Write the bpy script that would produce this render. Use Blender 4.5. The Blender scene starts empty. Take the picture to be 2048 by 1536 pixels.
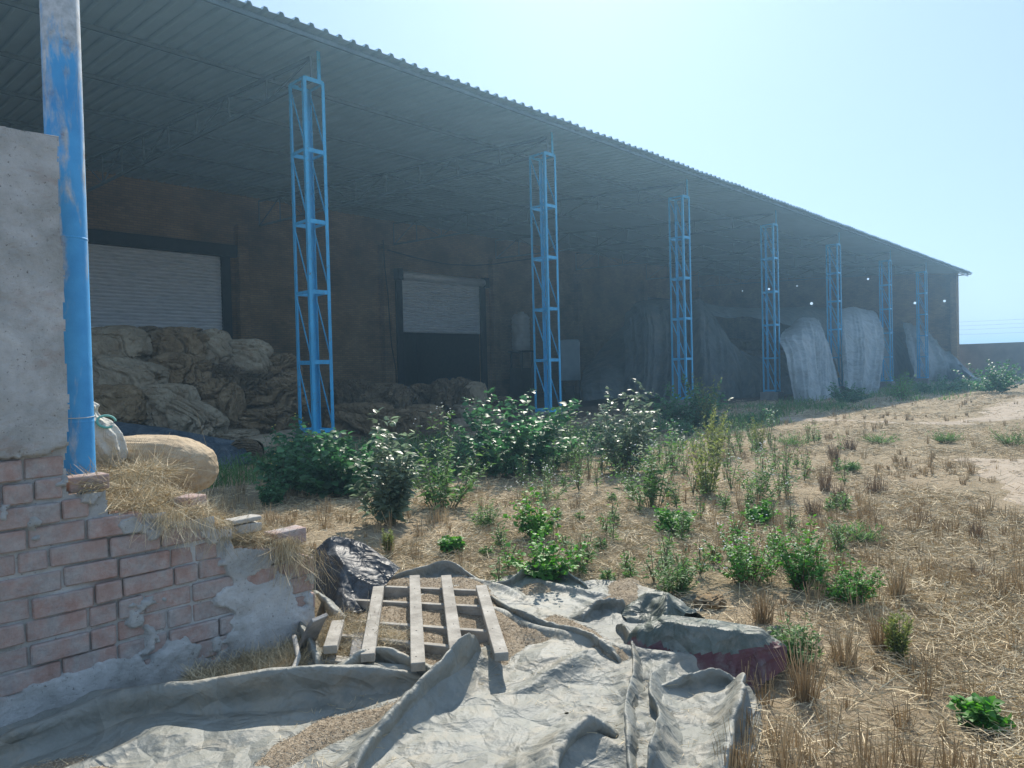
import bpy, bmesh, math, random
import numpy as np
import mathutils as mu
from mathutils import Vector
random.seed(7); RNG = np.random.default_rng(11)
SC = bpy.context.scene; COL = SC.collection
R_ = math.radians

# ------------------------------------------------------------------ camera
YAW, PIT, ROL, FPX, HC = .764, .018, -.025, 1416.87, 1.5
_f = Vector((math.cos(YAW)*math.cos(PIT), math.sin(YAW)*math.cos(PIT), -math.sin(PIT)))
_r = Vector((math.sin(YAW), -math.cos(YAW), 0))
_u = Vector((math.cos(YAW)*math.sin(PIT), math.sin(YAW)*math.sin(PIT), math.cos(PIT)))
_r3 = _r*math.cos(ROL)+_u*math.sin(ROL); _u3 = _u*math.cos(ROL)-_r*math.sin(ROL)
cd = bpy.data.cameras.new('camera'); cd.sensor_width = 36; cd.lens = 36*FPX/2048; cd.clip_end = 4000; cd.clip_start = .05
cam = bpy.data.objects.new('camera', cd); COL.objects.link(cam)
M_ = mu.Matrix((_r3, _u3, -_f)).transposed().to_4x4(); M_.translation = (0, 0, HC); cam.matrix_world = M_
SC.camera = cam
# ------------------------------------------------------------------ sky + sun
SUN_AZ, SUN_EL = 37., 41.            # azimuth from +X towards +Y
wd = bpy.data.worlds.new('World'); SC.world = wd; wd.use_nodes = True
nt = wd.node_tree; sk = nt.nodes.new('ShaderNodeTexSky'); sk.sky_type = 'NISHITA'; sk.sun_disc = False
sk.sun_elevation = R_(SUN_EL); sk.sun_rotation = R_(90-SUN_AZ); sk.air_density = 1.0; sk.dust_density = .5; sk.ozone_density = 2.2
mx = nt.nodes.new('ShaderNodeMix'); mx.data_type = 'RGBA'; mx.inputs[0].default_value = .68; mx.inputs[7].default_value = (3.15, 4.35, 6.2, 1)
nt.links.new(sk.outputs[0], mx.inputs[6]); nt.links.new(mx.outputs[2], nt.nodes['Background'].inputs[0]); nt.nodes['Background'].inputs[1].default_value = .12
sl = bpy.data.lights.new('sun', 'SUN'); sl.energy = 5.; sl.angle = R_(.55); sl.color = (1, .93, .82)
so = bpy.data.objects.new('sun', sl); COL.objects.link(so)
so.rotation_euler = Vector((math.cos(R_(SUN_AZ))*math.cos(R_(SUN_EL)), math.sin(R_(SUN_AZ))*math.cos(R_(SUN_EL)), math.sin(R_(SUN_EL)))).to_track_quat('Z', 'Y').to_euler()
vs = SC.view_settings; vs.view_transform = 'Standard'; vs.look = 'None'; vs.gamma = 1; vs.use_curve_mapping = False; vs.exposure = 0.5
SC.render.engine = 'CYCLES'
SC.cycles.use_denoising = True
SC.cycles.max_bounces = 6; SC.cycles.diffuse_bounces = 4; SC.cycles.transparent_max_bounces = 6; SC.cycles.volume_bounces = 0
SC.cycles.sample_clamp_indirect = 6

# ------------------------------------------------------------------ numeric helpers
_RT = np.array([list(_r3), list(_u3), list(_f)])
def ray(x, y): return _RT.T @ np.array([(x-1024)/FPX, -(y-768)/FPX, 1.])
def sstep(a, b, x):
    t = np.clip((x-a)/(b-a), 0, 1); return t*t*(3-2*t)
def vnoise(P, seed=0):
    P = np.asarray(P, float); i = np.floor(P).astype(np.int64); f = P-i; f = f*f*(3-2*f)
    def h(a, b, c):
        n = (a*374761393+b*668265263+c*2147483647+seed*974634777) & 0xffffffff
        n = ((n ^ (n >> 13))*1274126177) & 0xffffffff
        return ((n ^ (n >> 16)) & 0xffffff)/float(0xffffff)
    r = 0
    for dx in (0, 1):
        for dy in (0, 1):
            for dz in (0, 1):
                w = (f[..., 0] if dx else 1-f[..., 0])*(f[..., 1] if dy else 1-f[..., 1])*(f[..., 2] if dz else 1-f[..., 2])
                r = r+w*h(i[..., 0]+dx, i[..., 1]+dy, i[..., 2]+dz)
    return r*2-1
def fbm(P, o=4, seed=0):
    P = np.asarray(P, float); a = 1; s = 0; t = 0
    for k in range(o):
        s = s+a*vnoise(P*2**k+17.3*k, seed+k); t += a; a *= .5
    return s/t
def st3(x, y, z=0): return np.stack([x, y, np.zeros_like(x)+z], -1)
def zg(x, y):                      # the lie of the land
    x = np.asarray(x, float); y = np.asarray(y, float)
    z = -.30*sstep(5.5, 13, y)
    return z+.03*fbm(st3(x*.35, y*.35), 3, 3)*sstep(4, 8, np.hypot(x, y))
def G(px, py, up=0.):              # ground point seen at a pixel of the photograph
    z = 0.
    for _ in range(8):
        d = ray(px, py); t = (z+up-HC)/d[2]; x, y = d[0]*t, d[1]*t; z = float(zg(x, y))
    return Vector((x, y, z))
def WY(px, py, Y):
    d = ray(px, py); t = Y/d[1]; return Vector((d[0]*t, Y, HC+d[2]*t))
def depth(p): return (p[0]*_f[0]+p[1]*_f[1]+(p[2]-HC)*_f[2])

# ------------------------------------------------------------------ scene helpers
def tag(o, label=None, cat=None, group=None, kind=None):
    if label: o['label'] = label
    if cat: o['category'] = cat
    if group: o['group'] = group
    if kind: o['kind'] = kind
    return o
def empty(name, label, cat, loc=(0, 0, 0), group=None):
    o = bpy.data.objects.new(name, None); COL.objects.link(o); o.location = loc; o.empty_display_size = .1
    return tag(o, label, cat, group)
def link(name, me, mats, parent=None):
    o = bpy.data.objects.new(name, me); COL.objects.link(o)
    for m in (mats if isinstance(mats, (list, tuple)) else [mats]): me.materials.append(m)
    if parent is not None:
        o.parent = parent; o.matrix_parent_inverse = mu.Matrix.Translation(-world_loc(parent))
    return o
def world_loc(o):
    v = Vector(o.location)
    return v
def npmesh(name, V, F, smooth=True, mi=None):
    V = np.asarray(V, float).reshape(-1, 3); F = np.asarray(F, dtype=np.int32); k = F.shape[1]
    me = bpy.data.meshes.new(name); me.vertices.add(len(V)); me.vertices.foreach_set('co', V.ravel())
    me.loops.add(F.size); me.loops.foreach_set('vertex_index', F.ravel())
    me.polygons.add(len(F)); me.polygons.foreach_set('loop_start', np.arange(0, F.size, k, dtype=np.int32))
    me.polygons.foreach_set('loop_total', np.full(len(F), k, dtype=np.int32))
    me.polygons.foreach_set('use_smooth', np.full(len(F), smooth))
    if mi is not None: me.polygons.foreach_set('material_index', np.asarray(mi, dtype=np.int32))
    me.update(calc_edges=True); me.validate(); return me
def gridF(n, m, off=0):
    i = np.arange(n*m).reshape(n, m)+off
    return np.stack([i[:-1, :-1], i[1:, :-1], i[1:, 1:], i[:-1, 1:]], -1).reshape(-1, 4)
class B:                            # collects shapes of one part
    def __init__(s): s.V = []; s.F = []; s.n = 0
    def add(s, V, F):
        V = np.asarray(V, float).reshape(-1, 3); s.V.append(V)
        for f in F: s.F.append([int(i)+s.n for i in f])
        s.n += len(V)
    def box(s, a, b):
        x0, y0, z0 = a; x1, y1, z1 = b
        s.add([(x0, y0, z0), (x1, y0, z0), (x1, y1, z0), (x0, y1, z0), (x0, y0, z1), (x1, y0, z1), (x1, y1, z1), (x0, y1, z1)],
              [(0, 3, 2, 1), (4, 5, 6, 7), (0, 1, 5, 4), (1, 2, 6, 5), (2, 3, 7, 6), (3, 0, 4, 7)])
    def bar(s, p, q, w, h, up=(0, 0, 1)):
        p, q = Vector(p), Vector(q); d = (q-p).normalized(); a = d.cross(Vector(up))
        if a.length < 1e-4: a = d.cross(Vector((1, 0, 0)))
        a.normalize(); b = a.cross(d).normalized(); a *= w/2; b *= h/2
        s.add([p-a-b, p+a-b, p+a+b, p-a+b, q-a-b, q+a-b, q+a+b, q-a+b], [(0, 1, 2, 3), (7, 6, 5, 4), (0, 4, 5, 1), (1, 5, 6, 2), (2, 6, 7, 3), (3, 7, 4, 0)])
    def tube(s, pts, r, k=10, cap=True):
        pts = [Vector(p) for p in pts]; rs = r if isinstance(r, (list, tuple)) else [r]*len(pts); V = []; pa = None
        for i, p in enumerate(pts):
            d = (pts[min(i+1, len(pts)-1)]-pts[max(i-1, 0)]).normalized()
            a = d.cross(Vector((0, 0, 1)) if pa is None else pa.cross(d)) if pa is None else pa
            if pa is None:
                a = d.cross(Vector((0, 0, 1)))
                if a.length < .05: a = d.cross(Vector((1, 0, 0)))
            a = (a-d*a.dot(d)).normalized(); pa = a; b = d.cross(a)
            for j in range(k):
                t = 2*math.pi*j/k; V.append(p+(a*math.cos(t)+b*math.sin(t))*rs[i])
        F = [(i*k+j, i*k+(j+1) % k, (i+1)*k+(j+1) % k, (i+1)*k+j) for i in range(len(pts)-1) for j in range(k)]
        if cap: F += [tuple(range(k))[::-1], tuple((len(pts)-1)*k+j for j in range(k))]
        s.add(V, F)
    def mesh(s, name, smooth=False, bevel=0, seg=2, sub=0, jit=0, seed=0):
        me = bpy.data.meshes.new(name); V = np.concatenate(s.V); me.from_pydata(V.tolist(), [], s.F)
        bm = bmesh.new(); bm.from_mesh(me); bmesh.ops.recalc_face_normals(bm, faces=bm.faces)
        if sub: bmesh.ops.subdivide_edges(bm, edges=bm.edges, cuts=sub, use_grid_fill=True)
        if bevel: bmesh.ops.bevel(bm, geom=[e for e in bm.edges if len(e.link_faces) == 2 and e.calc_face_angle(0) > .6], offset=bevel, segments=seg, affect='EDGES', profile=.6)
        bm.to_mesh(me); bm.free()
        if jit:
            co = np.zeros(len(me.vertices)*3); me.vertices.foreach_get('co', co); co = co.reshape(-1, 3)
            co += jit*np.stack([fbm(co*9+k*31, 3, seed+k) for k in range(3)], -1); me.vertices.foreach_set('co', co.ravel())
        me.polygons.foreach_set('use_smooth', [smooth]*len(me.polygons)); me.update(); return me
    def build(s, name, m, parent=None, **k): return link(name, s.mesh(name, **k), m, parent)

# ------------------------------------------------------------------ materials
def NT(name):
    m = bpy.data.materials.new(name); m.use_nodes = True; n = m.node_tree
    return m, n, n.nodes['Principled BSDF']
def nd(n, t, **k):
    x = n.nodes.new(t)
    for a, b in k.items():
        if a.startswith('i_'): x.inputs[a[2:]].default_value = b
        elif a.startswith('n_'): x.inputs[int(a[2:])].default_value = b
        else: setattr(x, a, b)
    return x
def ramp(n, src, stops):
    r = nd(n, 'ShaderNodeValToRGB'); e = r.color_ramp.elements
    while len(e) < len(stops): e.new(.5)
    for q, (p, c) in zip(e, stops): q.position = p; q.color = (*c, 1) if len(c) == 3 else c
    n.links.new(src, r.inputs[0]); return r
def noise(n, vec, scale, detail=5, rough=.6, dist=0):
    x = nd(n, 'ShaderNodeTexNoise', i_Scale=scale, i_Detail=detail, i_Roughness=rough, i_Distortion=dist); n.links.new(vec, x.inputs['Vector']); return x.outputs['Fac']
def mix(n, f, a, b, mode='MIX'):
    x = nd(n, 'ShaderNodeMix', data_type='RGBA', blend_type=mode)
    for s, v in ((0, f), (6, a), (7, b)):
        if hasattr(v, 'links') or isinstance(v, bpy.types.NodeSocket): n.links.new(v, x.inputs[s])
        else: x.inputs[s].default_value = v if s == 0 else ((*v, 1) if len(v) == 3 else v)
    return x.outputs[2]
def bump(n, bs, h, dist=.01, strength=1.):
    b = nd(n, 'ShaderNodeBump', i_Strength=strength, i_Distance=dist); n.links.new(h, b.inputs['Height']); n.links.new(b.outputs[0], bs.inputs['Normal']); return b
def pos(n): return nd(n, 'ShaderNodeNewGeometry').outputs['Position']
def objc(n): return nd(n, 'ShaderNodeTexCoord').outputs['Object']
def scl(n, v, s):
    x = nd(n, 'ShaderNodeVectorMath', operation='MULTIPLY'); n.links.new(v, x.inputs[0]); x.inputs[1].default_value = s; return x.outputs[0]
def simple(name, stops, scale=6, rough=.8, bd=.004, bs_scale=60, metal=0, detail=6, stretch=(1, 1, 1), spec=.3, island=0, r2=None):
    m, n, b = NT(name); v = scl(n, pos(n), stretch); f = noise(n, v, scale, detail)
    c = ramp(n, f, stops).outputs[0]
    if island:
        g = nd(n, 'ShaderNodeNewGeometry').outputs['Random Per Island']
        h = nd(n, 'ShaderNodeHueSaturation', i_Saturation=1.); mr = nd(n, 'ShaderNodeMapRange', n_1=0., n_2=1., n_3=1-island, n_4=1+island)
        n.links.new(g, mr.inputs[0]); n.links.new(mr.outputs[0], h.inputs['Value']); n.links.new(c, h.inputs['Color']); c = h.outputs[0]
    n.links.new(c, b.inputs['Base Color']); b.inputs['Roughness'].default_value = rough; b.inputs['Metallic'].default_value = metal
    b.inputs['Specular IOR Level'].default_value = spec
    if r2 is not None:
        rr = ramp(n, noise(n, v, scale*2.3, 4), [(.35, (rough,)*3), (.65, (r2,)*3)]); n.links.new(rr.outputs[0], b.inputs['Roughness'])
    if bd: bump(n, b, noise(n, v, bs_scale, 5), bd)
    return m
MAT = {}
# --- ground
m, n, b = NT('ground_soil_straw'); P = pos(n)
f1 = noise(n, P, 1.3, 8, .65); f2 = noise(n, P, 38, 5, .7); f3 = noise(n, P, .22, 4, .6)
c1 = ramp(n, f2, [(.28, (.19, .145, .09)), (.5, (.36, .285, .185)), (.72, (.52, .43, .295))]).outputs[0]
c2 = ramp(n, f1, [(.35, (.27, .21, .14)), (.65, (.41, .325, .22))]).outputs[0]
c = mix(n, .45, c1, c2); g = ramp(n, f3, [(.42, (0, 0, 0)), (.6, (1, 1, 1))]).outputs[0]
c = mix(n, g, c, mix(n, .6, c, (.20, .165, .10)))
n.links.new(c, b.inputs['Base Color']); b.inputs['Roughness'].default_value = .95; b.inputs['Specular IOR Level'].default_value = .1
bump(n, b, noise(n, P, 22, 8, .75), .03); MAT['ground'] = m
MAT['path'] = simple('bare_dust_path', [(.3, (.32, .26, .195)), (.7, (.44, .37, .285))], 2.2, .95, .01, 45, spec=.1)
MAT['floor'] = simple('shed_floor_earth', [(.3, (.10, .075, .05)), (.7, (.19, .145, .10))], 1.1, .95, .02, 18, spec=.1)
MAT['straw'] = simple('dry_straw', [(.3, (.35, .27, .155)), (.5, (.50, .405, .25)), (.7, (.66, .56, .38))], 3., .7, 0, island=.5, spec=.25)
MAT['stubble'] = simple('stubble_stalks', [(.3, (.28, .20, .11)), (.5, (.41, .30, .17)), (.7, (.50, .40, .25))], 2.5, .75, 0, island=.5, spec=.2)
MAT['brownstraw'] = simple('brown_dead_stalks', [(.3, (.19, .13, .08)), (.7, (.34, .25, .16))], 2.5, .8, 0, island=.5, spec=.2)
MAT['grain'] = simple('spilled_husk', [(.3, (.20, .15, .10)), (.5, (.31, .25, .175)), (.7, (.44, .37, .28))], 60, .9, .012, 130, spec=.15)
MAT['husk'] = simple('husk_grains', [(.3, (.28, .21, .14)), (.7, (.48, .39, .27))], 40, .8, 0, island=.5)
# --- metals
m, n, b = NT('blue_steel_paint'); P = pos(n)
c = ramp(n, noise(n, scl(n, P, (1, 1, .35)), 5, 7, .65), [(.3, (.025, .29, .52)), (.6, (.04, .40, .70)), (.78, (.08, .47, .76))]).outputs[0]
r = ramp(n, noise(n, P, 9, 8, .75), [(.58, (0, 0, 0)), (.68, (1, 1, 1))]).outputs[0]
n.links.new(mix(n, r, c, (.13, .11, .10)), b.inputs['Base Color']); b.inputs['Roughness'].default_value = .45; MAT['blue'] = m
m, n, b = NT('worn_blue_pole_paint'); P = pos(n)
z = nd(n, 'ShaderNodeSeparateXYZ'); n.links.new(P, z.inputs[0])
w = noise(n, scl(n, P, (7, 7, 1.5)), 1.35, 8, .66, .4)
mr = nd(n, 'ShaderNodeMapRange', n_1=.9, n_2=3.4, n_3=-.13, n_4=.105); n.links.new(z.outputs[2], mr.inputs[0])
ad = nd(n, 'ShaderNodeMath', operation='ADD'); n.links.new(w, ad.inputs[0]); n.links.new(mr.outputs[0], ad.inputs[1])
mk = ramp(n, ad.outputs[0], [(.47, (0, 0, 0)), (.60, (1, 1, 1))]).outputs[0]
gr = ramp(n, noise(n, P, 11, 7, .7), [(.33, (.22, .17, .15)), (.45, (.33, .37, .39)), (.62, (.50, .54, .56))]).outputs[0]
bl = ramp(n, noise(n, P, 4, 5), [(.3, (.03, .25, .55)), (.7, (.07, .38, .72))]).outputs[0]
n.links.new(mix(n, mk, bl, gr), b.inputs['Base Color']); b.inputs['Roughness'].default_value = .58; bump(n, b, noise(n, P, 14, 7, .7), .003); MAT['pole'] = m
MAT['roof'] = simple('roof_sheet_steel', [(.3, (.30, .43, .50)), (.7, (.38, .52, .60))], .8, .5, .002, 8, spec=.4)
MAT['truss'] = simple('truss_dull_steel', [(.3, (.10, .15, .18)), (.7, (.15, .21, .25))], 3, .6, 0)
MAT['black'] = simple('black_frame_room_shade', [(.3, (.012, .014, .016)), (.7, (.03, .032, .035))], 4, .6, 0)
m, n, b = NT('ribbed_shutter_metal'); P = pos(n); z = nd(n, 'ShaderNodeSeparateXYZ'); n.links.new(P, z.inputs[0])
c = ramp(n, noise(n, scl(n, P, (.5, 1, 6)), 3.5, 7, .7), [(.3, (.50, .55, .58)), (.55, (.78, .82, .85)), (.75, (.90, .93, .95))]).outputs[0]
n.links.new(c, b.inputs['Base Color']); b.inputs['Roughness'].default_value = .36; b.inputs['Metallic'].default_value = .1; MAT['shutter'] = m
# --- masonry far
m, n, b = NT('old_brickwork'); P = pos(n); s = nd(n, 'ShaderNodeSeparateXYZ'); n.links.new(P, s.inputs[0])
ad = nd(n, 'ShaderNodeMath', operation='ADD'); n.links.new(s.outputs[0], ad.inputs[0]); n.links.new(s.outputs[1], ad.inputs[1])
cb = nd(n, 'ShaderNodeCombineXYZ'); n.links.new(ad.outputs[0], cb.inputs[0]); n.links.new(s.outputs[2], cb.inputs[1])
bt = nd(n, 'ShaderNodeTexBrick', i_Scale=1., i_Bias=0.); bt.inputs['Brick Width'].default_value = .33; bt.inputs['Row Height'].default_value = .115; bt.inputs['Mortar Size'].default_value = .012
bt.inputs['Color1'].default_value = (.40, .27, .14, 1); bt.inputs['Color2'].default_value = (.27, .19, .10, 1); bt.inputs['Mortar'].default_value = (.17, .15, .12, 1)
n.links.new(cb.outputs[0], bt.inputs['Vector'])
st = ramp(n, noise(n, P, .5, 6, .6), [(.35, (.55, .5, .46)), (.65, (1.15, 1.1, 1.05))]).outputs[0]
n.links.new(mix(n, 1., bt.outputs[0], st, 'MULTIPLY'), b.inputs['Base Color']); b.inputs['Roughness'].default_value = .95
bump(n, b, bt.outputs['Fac'], .01, -.6); MAT['brickfar'] = m
MAT['concrete'] = simple('grey_concrete', [(.3, (.17, .165, .155)), (.7, (.29, .28, .26))], 3, .9, .008, 30)
MAT['boundary'] = simple('weathered_boundary_plaster', [(.3, (.14, .12, .10)), (.7, (.24, .21, .18))], .7, .95, .01, 12)
# --- masonry near
m, n, b = NT('weathered_clay_brick'); P = pos(n)
c = ramp(n, noise(n, P, 13, 7, .7), [(.3, (.33, .205, .165)), (.48, (.45, .305, .26)), (.66, (.54, .43, .385))]).outputs[0]
g = nd(n, 'ShaderNodeNewGeometry').outputs['Random Per Island']
c = mix(n, ramp(n, g, [(0., (0, 0, 0)), (1., (.9, .9, .9))]).outputs[0], c, mix(n, .5, c, (.42, .33, .29)))
cement = ramp(n, noise(n, P, 30, 6, .7), [(.3, (.28, .27, .26)), (.7, (.50, .49, .47))]).outputs[0]
mk = ramp(n, noise(n, P, 6.5, 8, .72, .5), [(.43, (0, 0, 0)), (.62, (.8, .8, .8))]).outputs[0]
n.links.new(mix(n, mk, c, cement), b.inputs['Base Color']); b.inputs['Roughness'].default_value = .93; b.inputs['Specular IOR Level'].default_value = .2
bump(n, b, noise(n, P, 55, 8, .75), .012); MAT['brick'] = m
m, n, b = NT('patchy_cement_plaster'); P = pos(n)
c = ramp(n, noise(n, P, 3.2, 9, .68, .3), [(.28, (.24, .235, .215)), (.42, (.38, .385, .365)), (.55, (.50, .505, .49)), (.7, (.62, .63, .61))]).outputs[0]
mk = ramp(n, noise(n, scl(n, P, (1, 1, 1.7)), 2.3, 8, .7), [(.56, (0, 0, 0)), (.70, (.55, .55, .55))]).outputs[0]
c = mix(n, mk, c, (.36, .23, .18))
mk = ramp(n, noise(n, P, 55, 5, .7), [(.30, (1, 1, 1)), (.40, (0, 0, 0))]).outputs[0]
n.links.new(mix(n, mk, c, (.13, .12, .105)), b.inputs['Base Color']); b.inputs['Roughness'].default_value = .93; b.inputs['Specular IOR Level'].default_value = .2
bump(n, b, noise(n, P, 38, 9, .72), .014); MAT['plaster'] = m
# --- cloth
def clothmat(name, base, lo, hi, dust=None, rough=.6, back=None, wr=.006, weave=0, crease=.5, fac=0, fold_shade=0):
    m, n, b = NT(name); P = pos(n)
    c = ramp(n, noise(n, scl(n, P, (1, 1, .12)) if fold_shade else P, base*(2.6 if fold_shade else 1), 7, .62), [(.36 if fold_shade else .3, lo), (.64 if fold_shade else .7, hi)]).outputs[0]  # stretched streaks put the light and dark of hanging folds into the colour
    if dust:
        k = ramp(n, noise(n, P, base*1.7, 9, .72, .6), [(.48, (0, 0, 0)), (.66, (.8, .8, .8))]).outputs[0]; c = mix(n, k, c, dust)
    if back:
        g = nd(n, 'ShaderNodeNewGeometry').outputs['Backfacing']; c = mix(n, g, c, back)
    n.links.new(c, b.inputs['Base Color']); b.inputs['Roughness'].default_value = rough; b.inputs['Specular IOR Level'].default_value = .22
    v = nd(n, 'ShaderNodeTexVoronoi', feature='DISTANCE_TO_EDGE', i_Scale=base*(fac or 3.2))
    dv = nd(n, 'ShaderNodeVectorMath', operation='MULTIPLY_ADD'); nn = nd(n, 'ShaderNodeTexNoise', i_Scale=base*2., i_Detail=3.); n.links.new(P, nn.inputs['Vector'])
    n.links.new(nn.outputs['Color'], dv.inputs[0]); dv.inputs[1].default_value = ((.16 if fac else .5)/base,)*3; n.links.new(P, dv.inputs[2]); n.links.new(dv.outputs[0], v.inputs['Vector'])
    a = nd(n, 'ShaderNodeMath', operation='MULTIPLY_ADD'); n.links.new(noise(n, P, base*5, 6, .6), a.inputs[0]); a.inputs[1].default_value = .25 if fac else .6; n.links.new(v.outputs['Distance'], a.inputs[2])
    rg = None
    for sc_, am_ in ((base*.9, 1.), (base*2.3, .55)):
        f = noise(n, P, sc_, 2, .5, 1.2); q = nd(n, 'ShaderNodeMath', operation='SUBTRACT', n_1=.5); n.links.new(f, q.inputs[0]); q2 = nd(n, 'ShaderNodeMath', operation='ABSOLUTE'); n.links.new(q.outputs[0], q2.inputs[0])
        q3 = nd(n, 'ShaderNodeMath', operation='MULTIPLY', n_1=-9*am_); n.links.new(q2.outputs[0], q3.inputs[0]); q4 = nd(n, 'ShaderNodeMath', operation='MAXIMUM', n_1=-1.2*am_); n.links.new(q3.outputs[0], q4.inputs[0])
        if rg is None: rg = q4.outputs[0]
        else:
            q5 = nd(n, 'ShaderNodeMath', operation='ADD'); n.links.new(rg, q5.inputs[0]); n.links.new(q4.outputs[0], q5.inputs[1]); rg = q5.outputs[0]
    q6 = nd(n, 'ShaderNodeMath', operation='MULTIPLY_ADD', n_1=crease); n.links.new(rg, q6.inputs[0]); n.links.new(a.outputs[0], q6.inputs[2])
    bump(n, b, q6.outputs[0], wr)
    if weave:
        w = nd(n, 'ShaderNodeTexWave', i_Scale=weave, i_Distortion=3., i_Detail=2.); n.links.new(P, w.inputs['Vector'])
        b2 = nd(n, 'ShaderNodeBump', i_Strength=.5, i_Distance=.003); n.links.new(w.outputs['Fac'], b2.inputs['Height'])
        n.links.new(n.nodes['Bump'].outputs[0], b2.inputs['Normal']); n.links.new(b2.outputs[0], b.inputs['Normal'])
    return m
MAT['tarp'] = clothmat('dusty_grey_tarpaulin', 2.6, (.16, .165, .145), (.265, .27, .24), dust=(.31, .28, .22), rough=.55, wr=.055, crease=.10, fac=1.8)
MAT['tarpgreen'] = clothmat('green_grey_tarpaulin', 3., (.075, .09, .075), (.15, .17, .145), dust=(.25, .24, .205), rough=.5, wr=.05, crease=.15, fac=2.6)
MAT['tarpblack'] = clothmat('black_plastic_sheet', 3., (.03, .032, .036), (.07, .075, .08), dust=(.15, .15, .145), rough=.5, wr=.012, crease=1.)
MAT['tarpblue'] = clothmat('dark_blue_tarpaulin', 1.2, (.035, .05, .065), (.09, .12, .14), dust=(.16, .18, .19), rough=.5, wr=.03)
MAT['tarpshed'] = clothmat('grey_stack_tarpaulin', .8, (.25, .29, .30), (.36, .40, .40), dust=(.24, .25, .23), rough=.6, wr=.05, crease=.3, fold_shade=1)
MAT['tarpshed2'] = clothmat('dark_stack_tarpaulin', .6, (.065, .085, .09), (.115, .14, .14), dust=(.16, .155, .13), rough=.6, wr=.04, crease=.3, fold_shade=1)
MAT['jute'] = clothmat('pale_jute', 5., (.40, .30, .19), (.54, .43, .29), dust=(.34, .26, .17), rough=.9, wr=.006, weave=40)
MAT['jutewhite'] = clothmat('whitish_sack_cloth', 5., (.48, .46, .40), (.62, .60, .53), rough=.85, wr=.01, weave=40)
MAT['bag1'] = clothmat('brown_jute_bundle', 1.8, (.17, .115, .06), (.30, .215, .12), dust=(.36, .275, .17), rough=.95, wr=.028, crease=1.2)
MAT['bag2'] = clothmat('grey_jute_bundle', 1.8, (.25, .20, .13), (.40, .34, .24), dust=(.24, .17, .10), rough=.95, wr=.022, crease=1.)
MAT['bag3'] = clothmat('dark_brown_rag_bundle', 2.2, (.11, .08, .045), (.21, .155, .095), dust=(.30, .22, .13), rough=.95, wr=.035, crease=1.3)
MAT['wood'] = simple('sunbleached_wood', [(.3, (.22, .20, .17)), (.5, (.32, .295, .25)), (.7, (.43, .40, .345))], 9, .85, .006, 40, stretch=(1, 1, 1))
MAT['wooddark'] = simple('grey_old_plank', [(.3, (.16, .15, .135)), (.7, (.32, .31, .29))], 14, .9, .008, 50)
MAT['tank'] = simple('white_tank_plastic', [(.3, (.42, .44, .43)), (.7, (.58, .60, .59))], 2, .5, 0)
MAT['cabinet'] = simple('blue_grey_cabinet_paint', [(.3, (.13, .19, .22)), (.7, (.19, .26, .29))], 2, .5, 0)
MAT['steel'] = simple('pale_steel', [(.3, (.36, .42, .46)), (.7, (.5, .56, .6))], 4, .4, 0)
MAT['white'] = simple('white_plastic', [(.3, (.6, .6, .58)), (.7, (.75, .75, .73))], 4, .5, 0)
MAT['wire'] = simple('dark_cable', [(.3, (.02, .02, .02)), (.7, (.04, .04, .04))], 4, .6, 0)
MAT['string'] = simple('pale_string', [(.3, (.45, .5, .48)), (.7, (.6, .64, .6))], 4, .6, 0)
MAT['greenstring'] = simple('teal_string', [(.3, (.10, .35, .30)), (.7, (.14, .42, .36))], 4, .6, 0)
MAT['rubble'] = simple('pale_rubble', [(.3, (.34, .32, .28)), (.7, (.52, .49, .43))], 9, .9, .01, 40)
def leafmat(name, lo, hi, rough=.5, tr=.35):
    m, n, b = NT(name); P = pos(n); c = ramp(n, noise(n, P, 5, 4), [(.3, lo), (.7, hi)]).outputs[0]
    g = nd(n, 'ShaderNodeNewGeometry').outputs['Random Per Island']; mr = nd(n, 'ShaderNodeMapRange', n_1=0., n_2=1., n_3=.6, n_4=1.45); n.links.new(g, mr.inputs[0])
    h = nd(n, 'ShaderNodeHueSaturation'); n.links.new(mr.outputs[0], h.inputs['Value']); n.links.new(c, h.inputs['Color']); c = h.outputs[0]
    n.links.new(c, b.inputs['Base Color']); b.inputs['Roughness'].default_value = rough+.08; b.inputs['Specular IOR Level'].default_value = .32
    t = nd(n, 'ShaderNodeBsdfTranslucent'); hh = nd(n, 'ShaderNodeHueSaturation', i_Value=1.6, i_Saturation=1.15); n.links.new(c, hh.inputs['Color']); n.links.new(hh.outputs[0], t.inputs[0])
    x = nd(n, 'ShaderNodeMixShader', n_0=tr); n.links.new(b.outputs[0], x.inputs[1]); n.links.new(t.outputs[0], x.inputs[2]); n.links.new(x.outputs[0], n.nodes['Material Output'].inputs[0]); return m
MAT['leafdark'] = leafmat('dark_broad_leaf', (.05, .135, .065), (.09, .20, .085), .38)
MAT['leafgrey'] = leafmat('pale_backed_leaf', (.11, .16, .11), (.17, .22, .15), .32)
MAT['leafbright'] = leafmat('bright_green_leaf', (.07, .19, .035), (.12, .28, .055), .45)
MAT['leafmid'] = leafmat('mid_green_leaf', (.08, .16, .05), (.13, .23, .075), .5)
MAT['leafyellow'] = leafmat('yellow_green_spike', (.15, .19, .06), (.24, .27, .09), .6)
MAT['stem'] = simple('plant_stem', [(.3, (.10, .11, .05)), (.7, (.16, .15, .08))], 8, .7, 0)
MAT['stemred'] = simple('reddish_stem', [(.3, (.12, .055, .035)), (.7, (.19, .10, .06))], 8, .7, 0)
MAT['petalw'] = simple('white_petals', [(.3, (.6, .6, .58)), (.7, (.8, .8, .78))], 8, .7, 0)
MAT['petaly'] = simple('yellow_petals', [(.3, (.6, .45, .08)), (.7, (.75, .6, .15))], 8, .7, 0)

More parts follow.
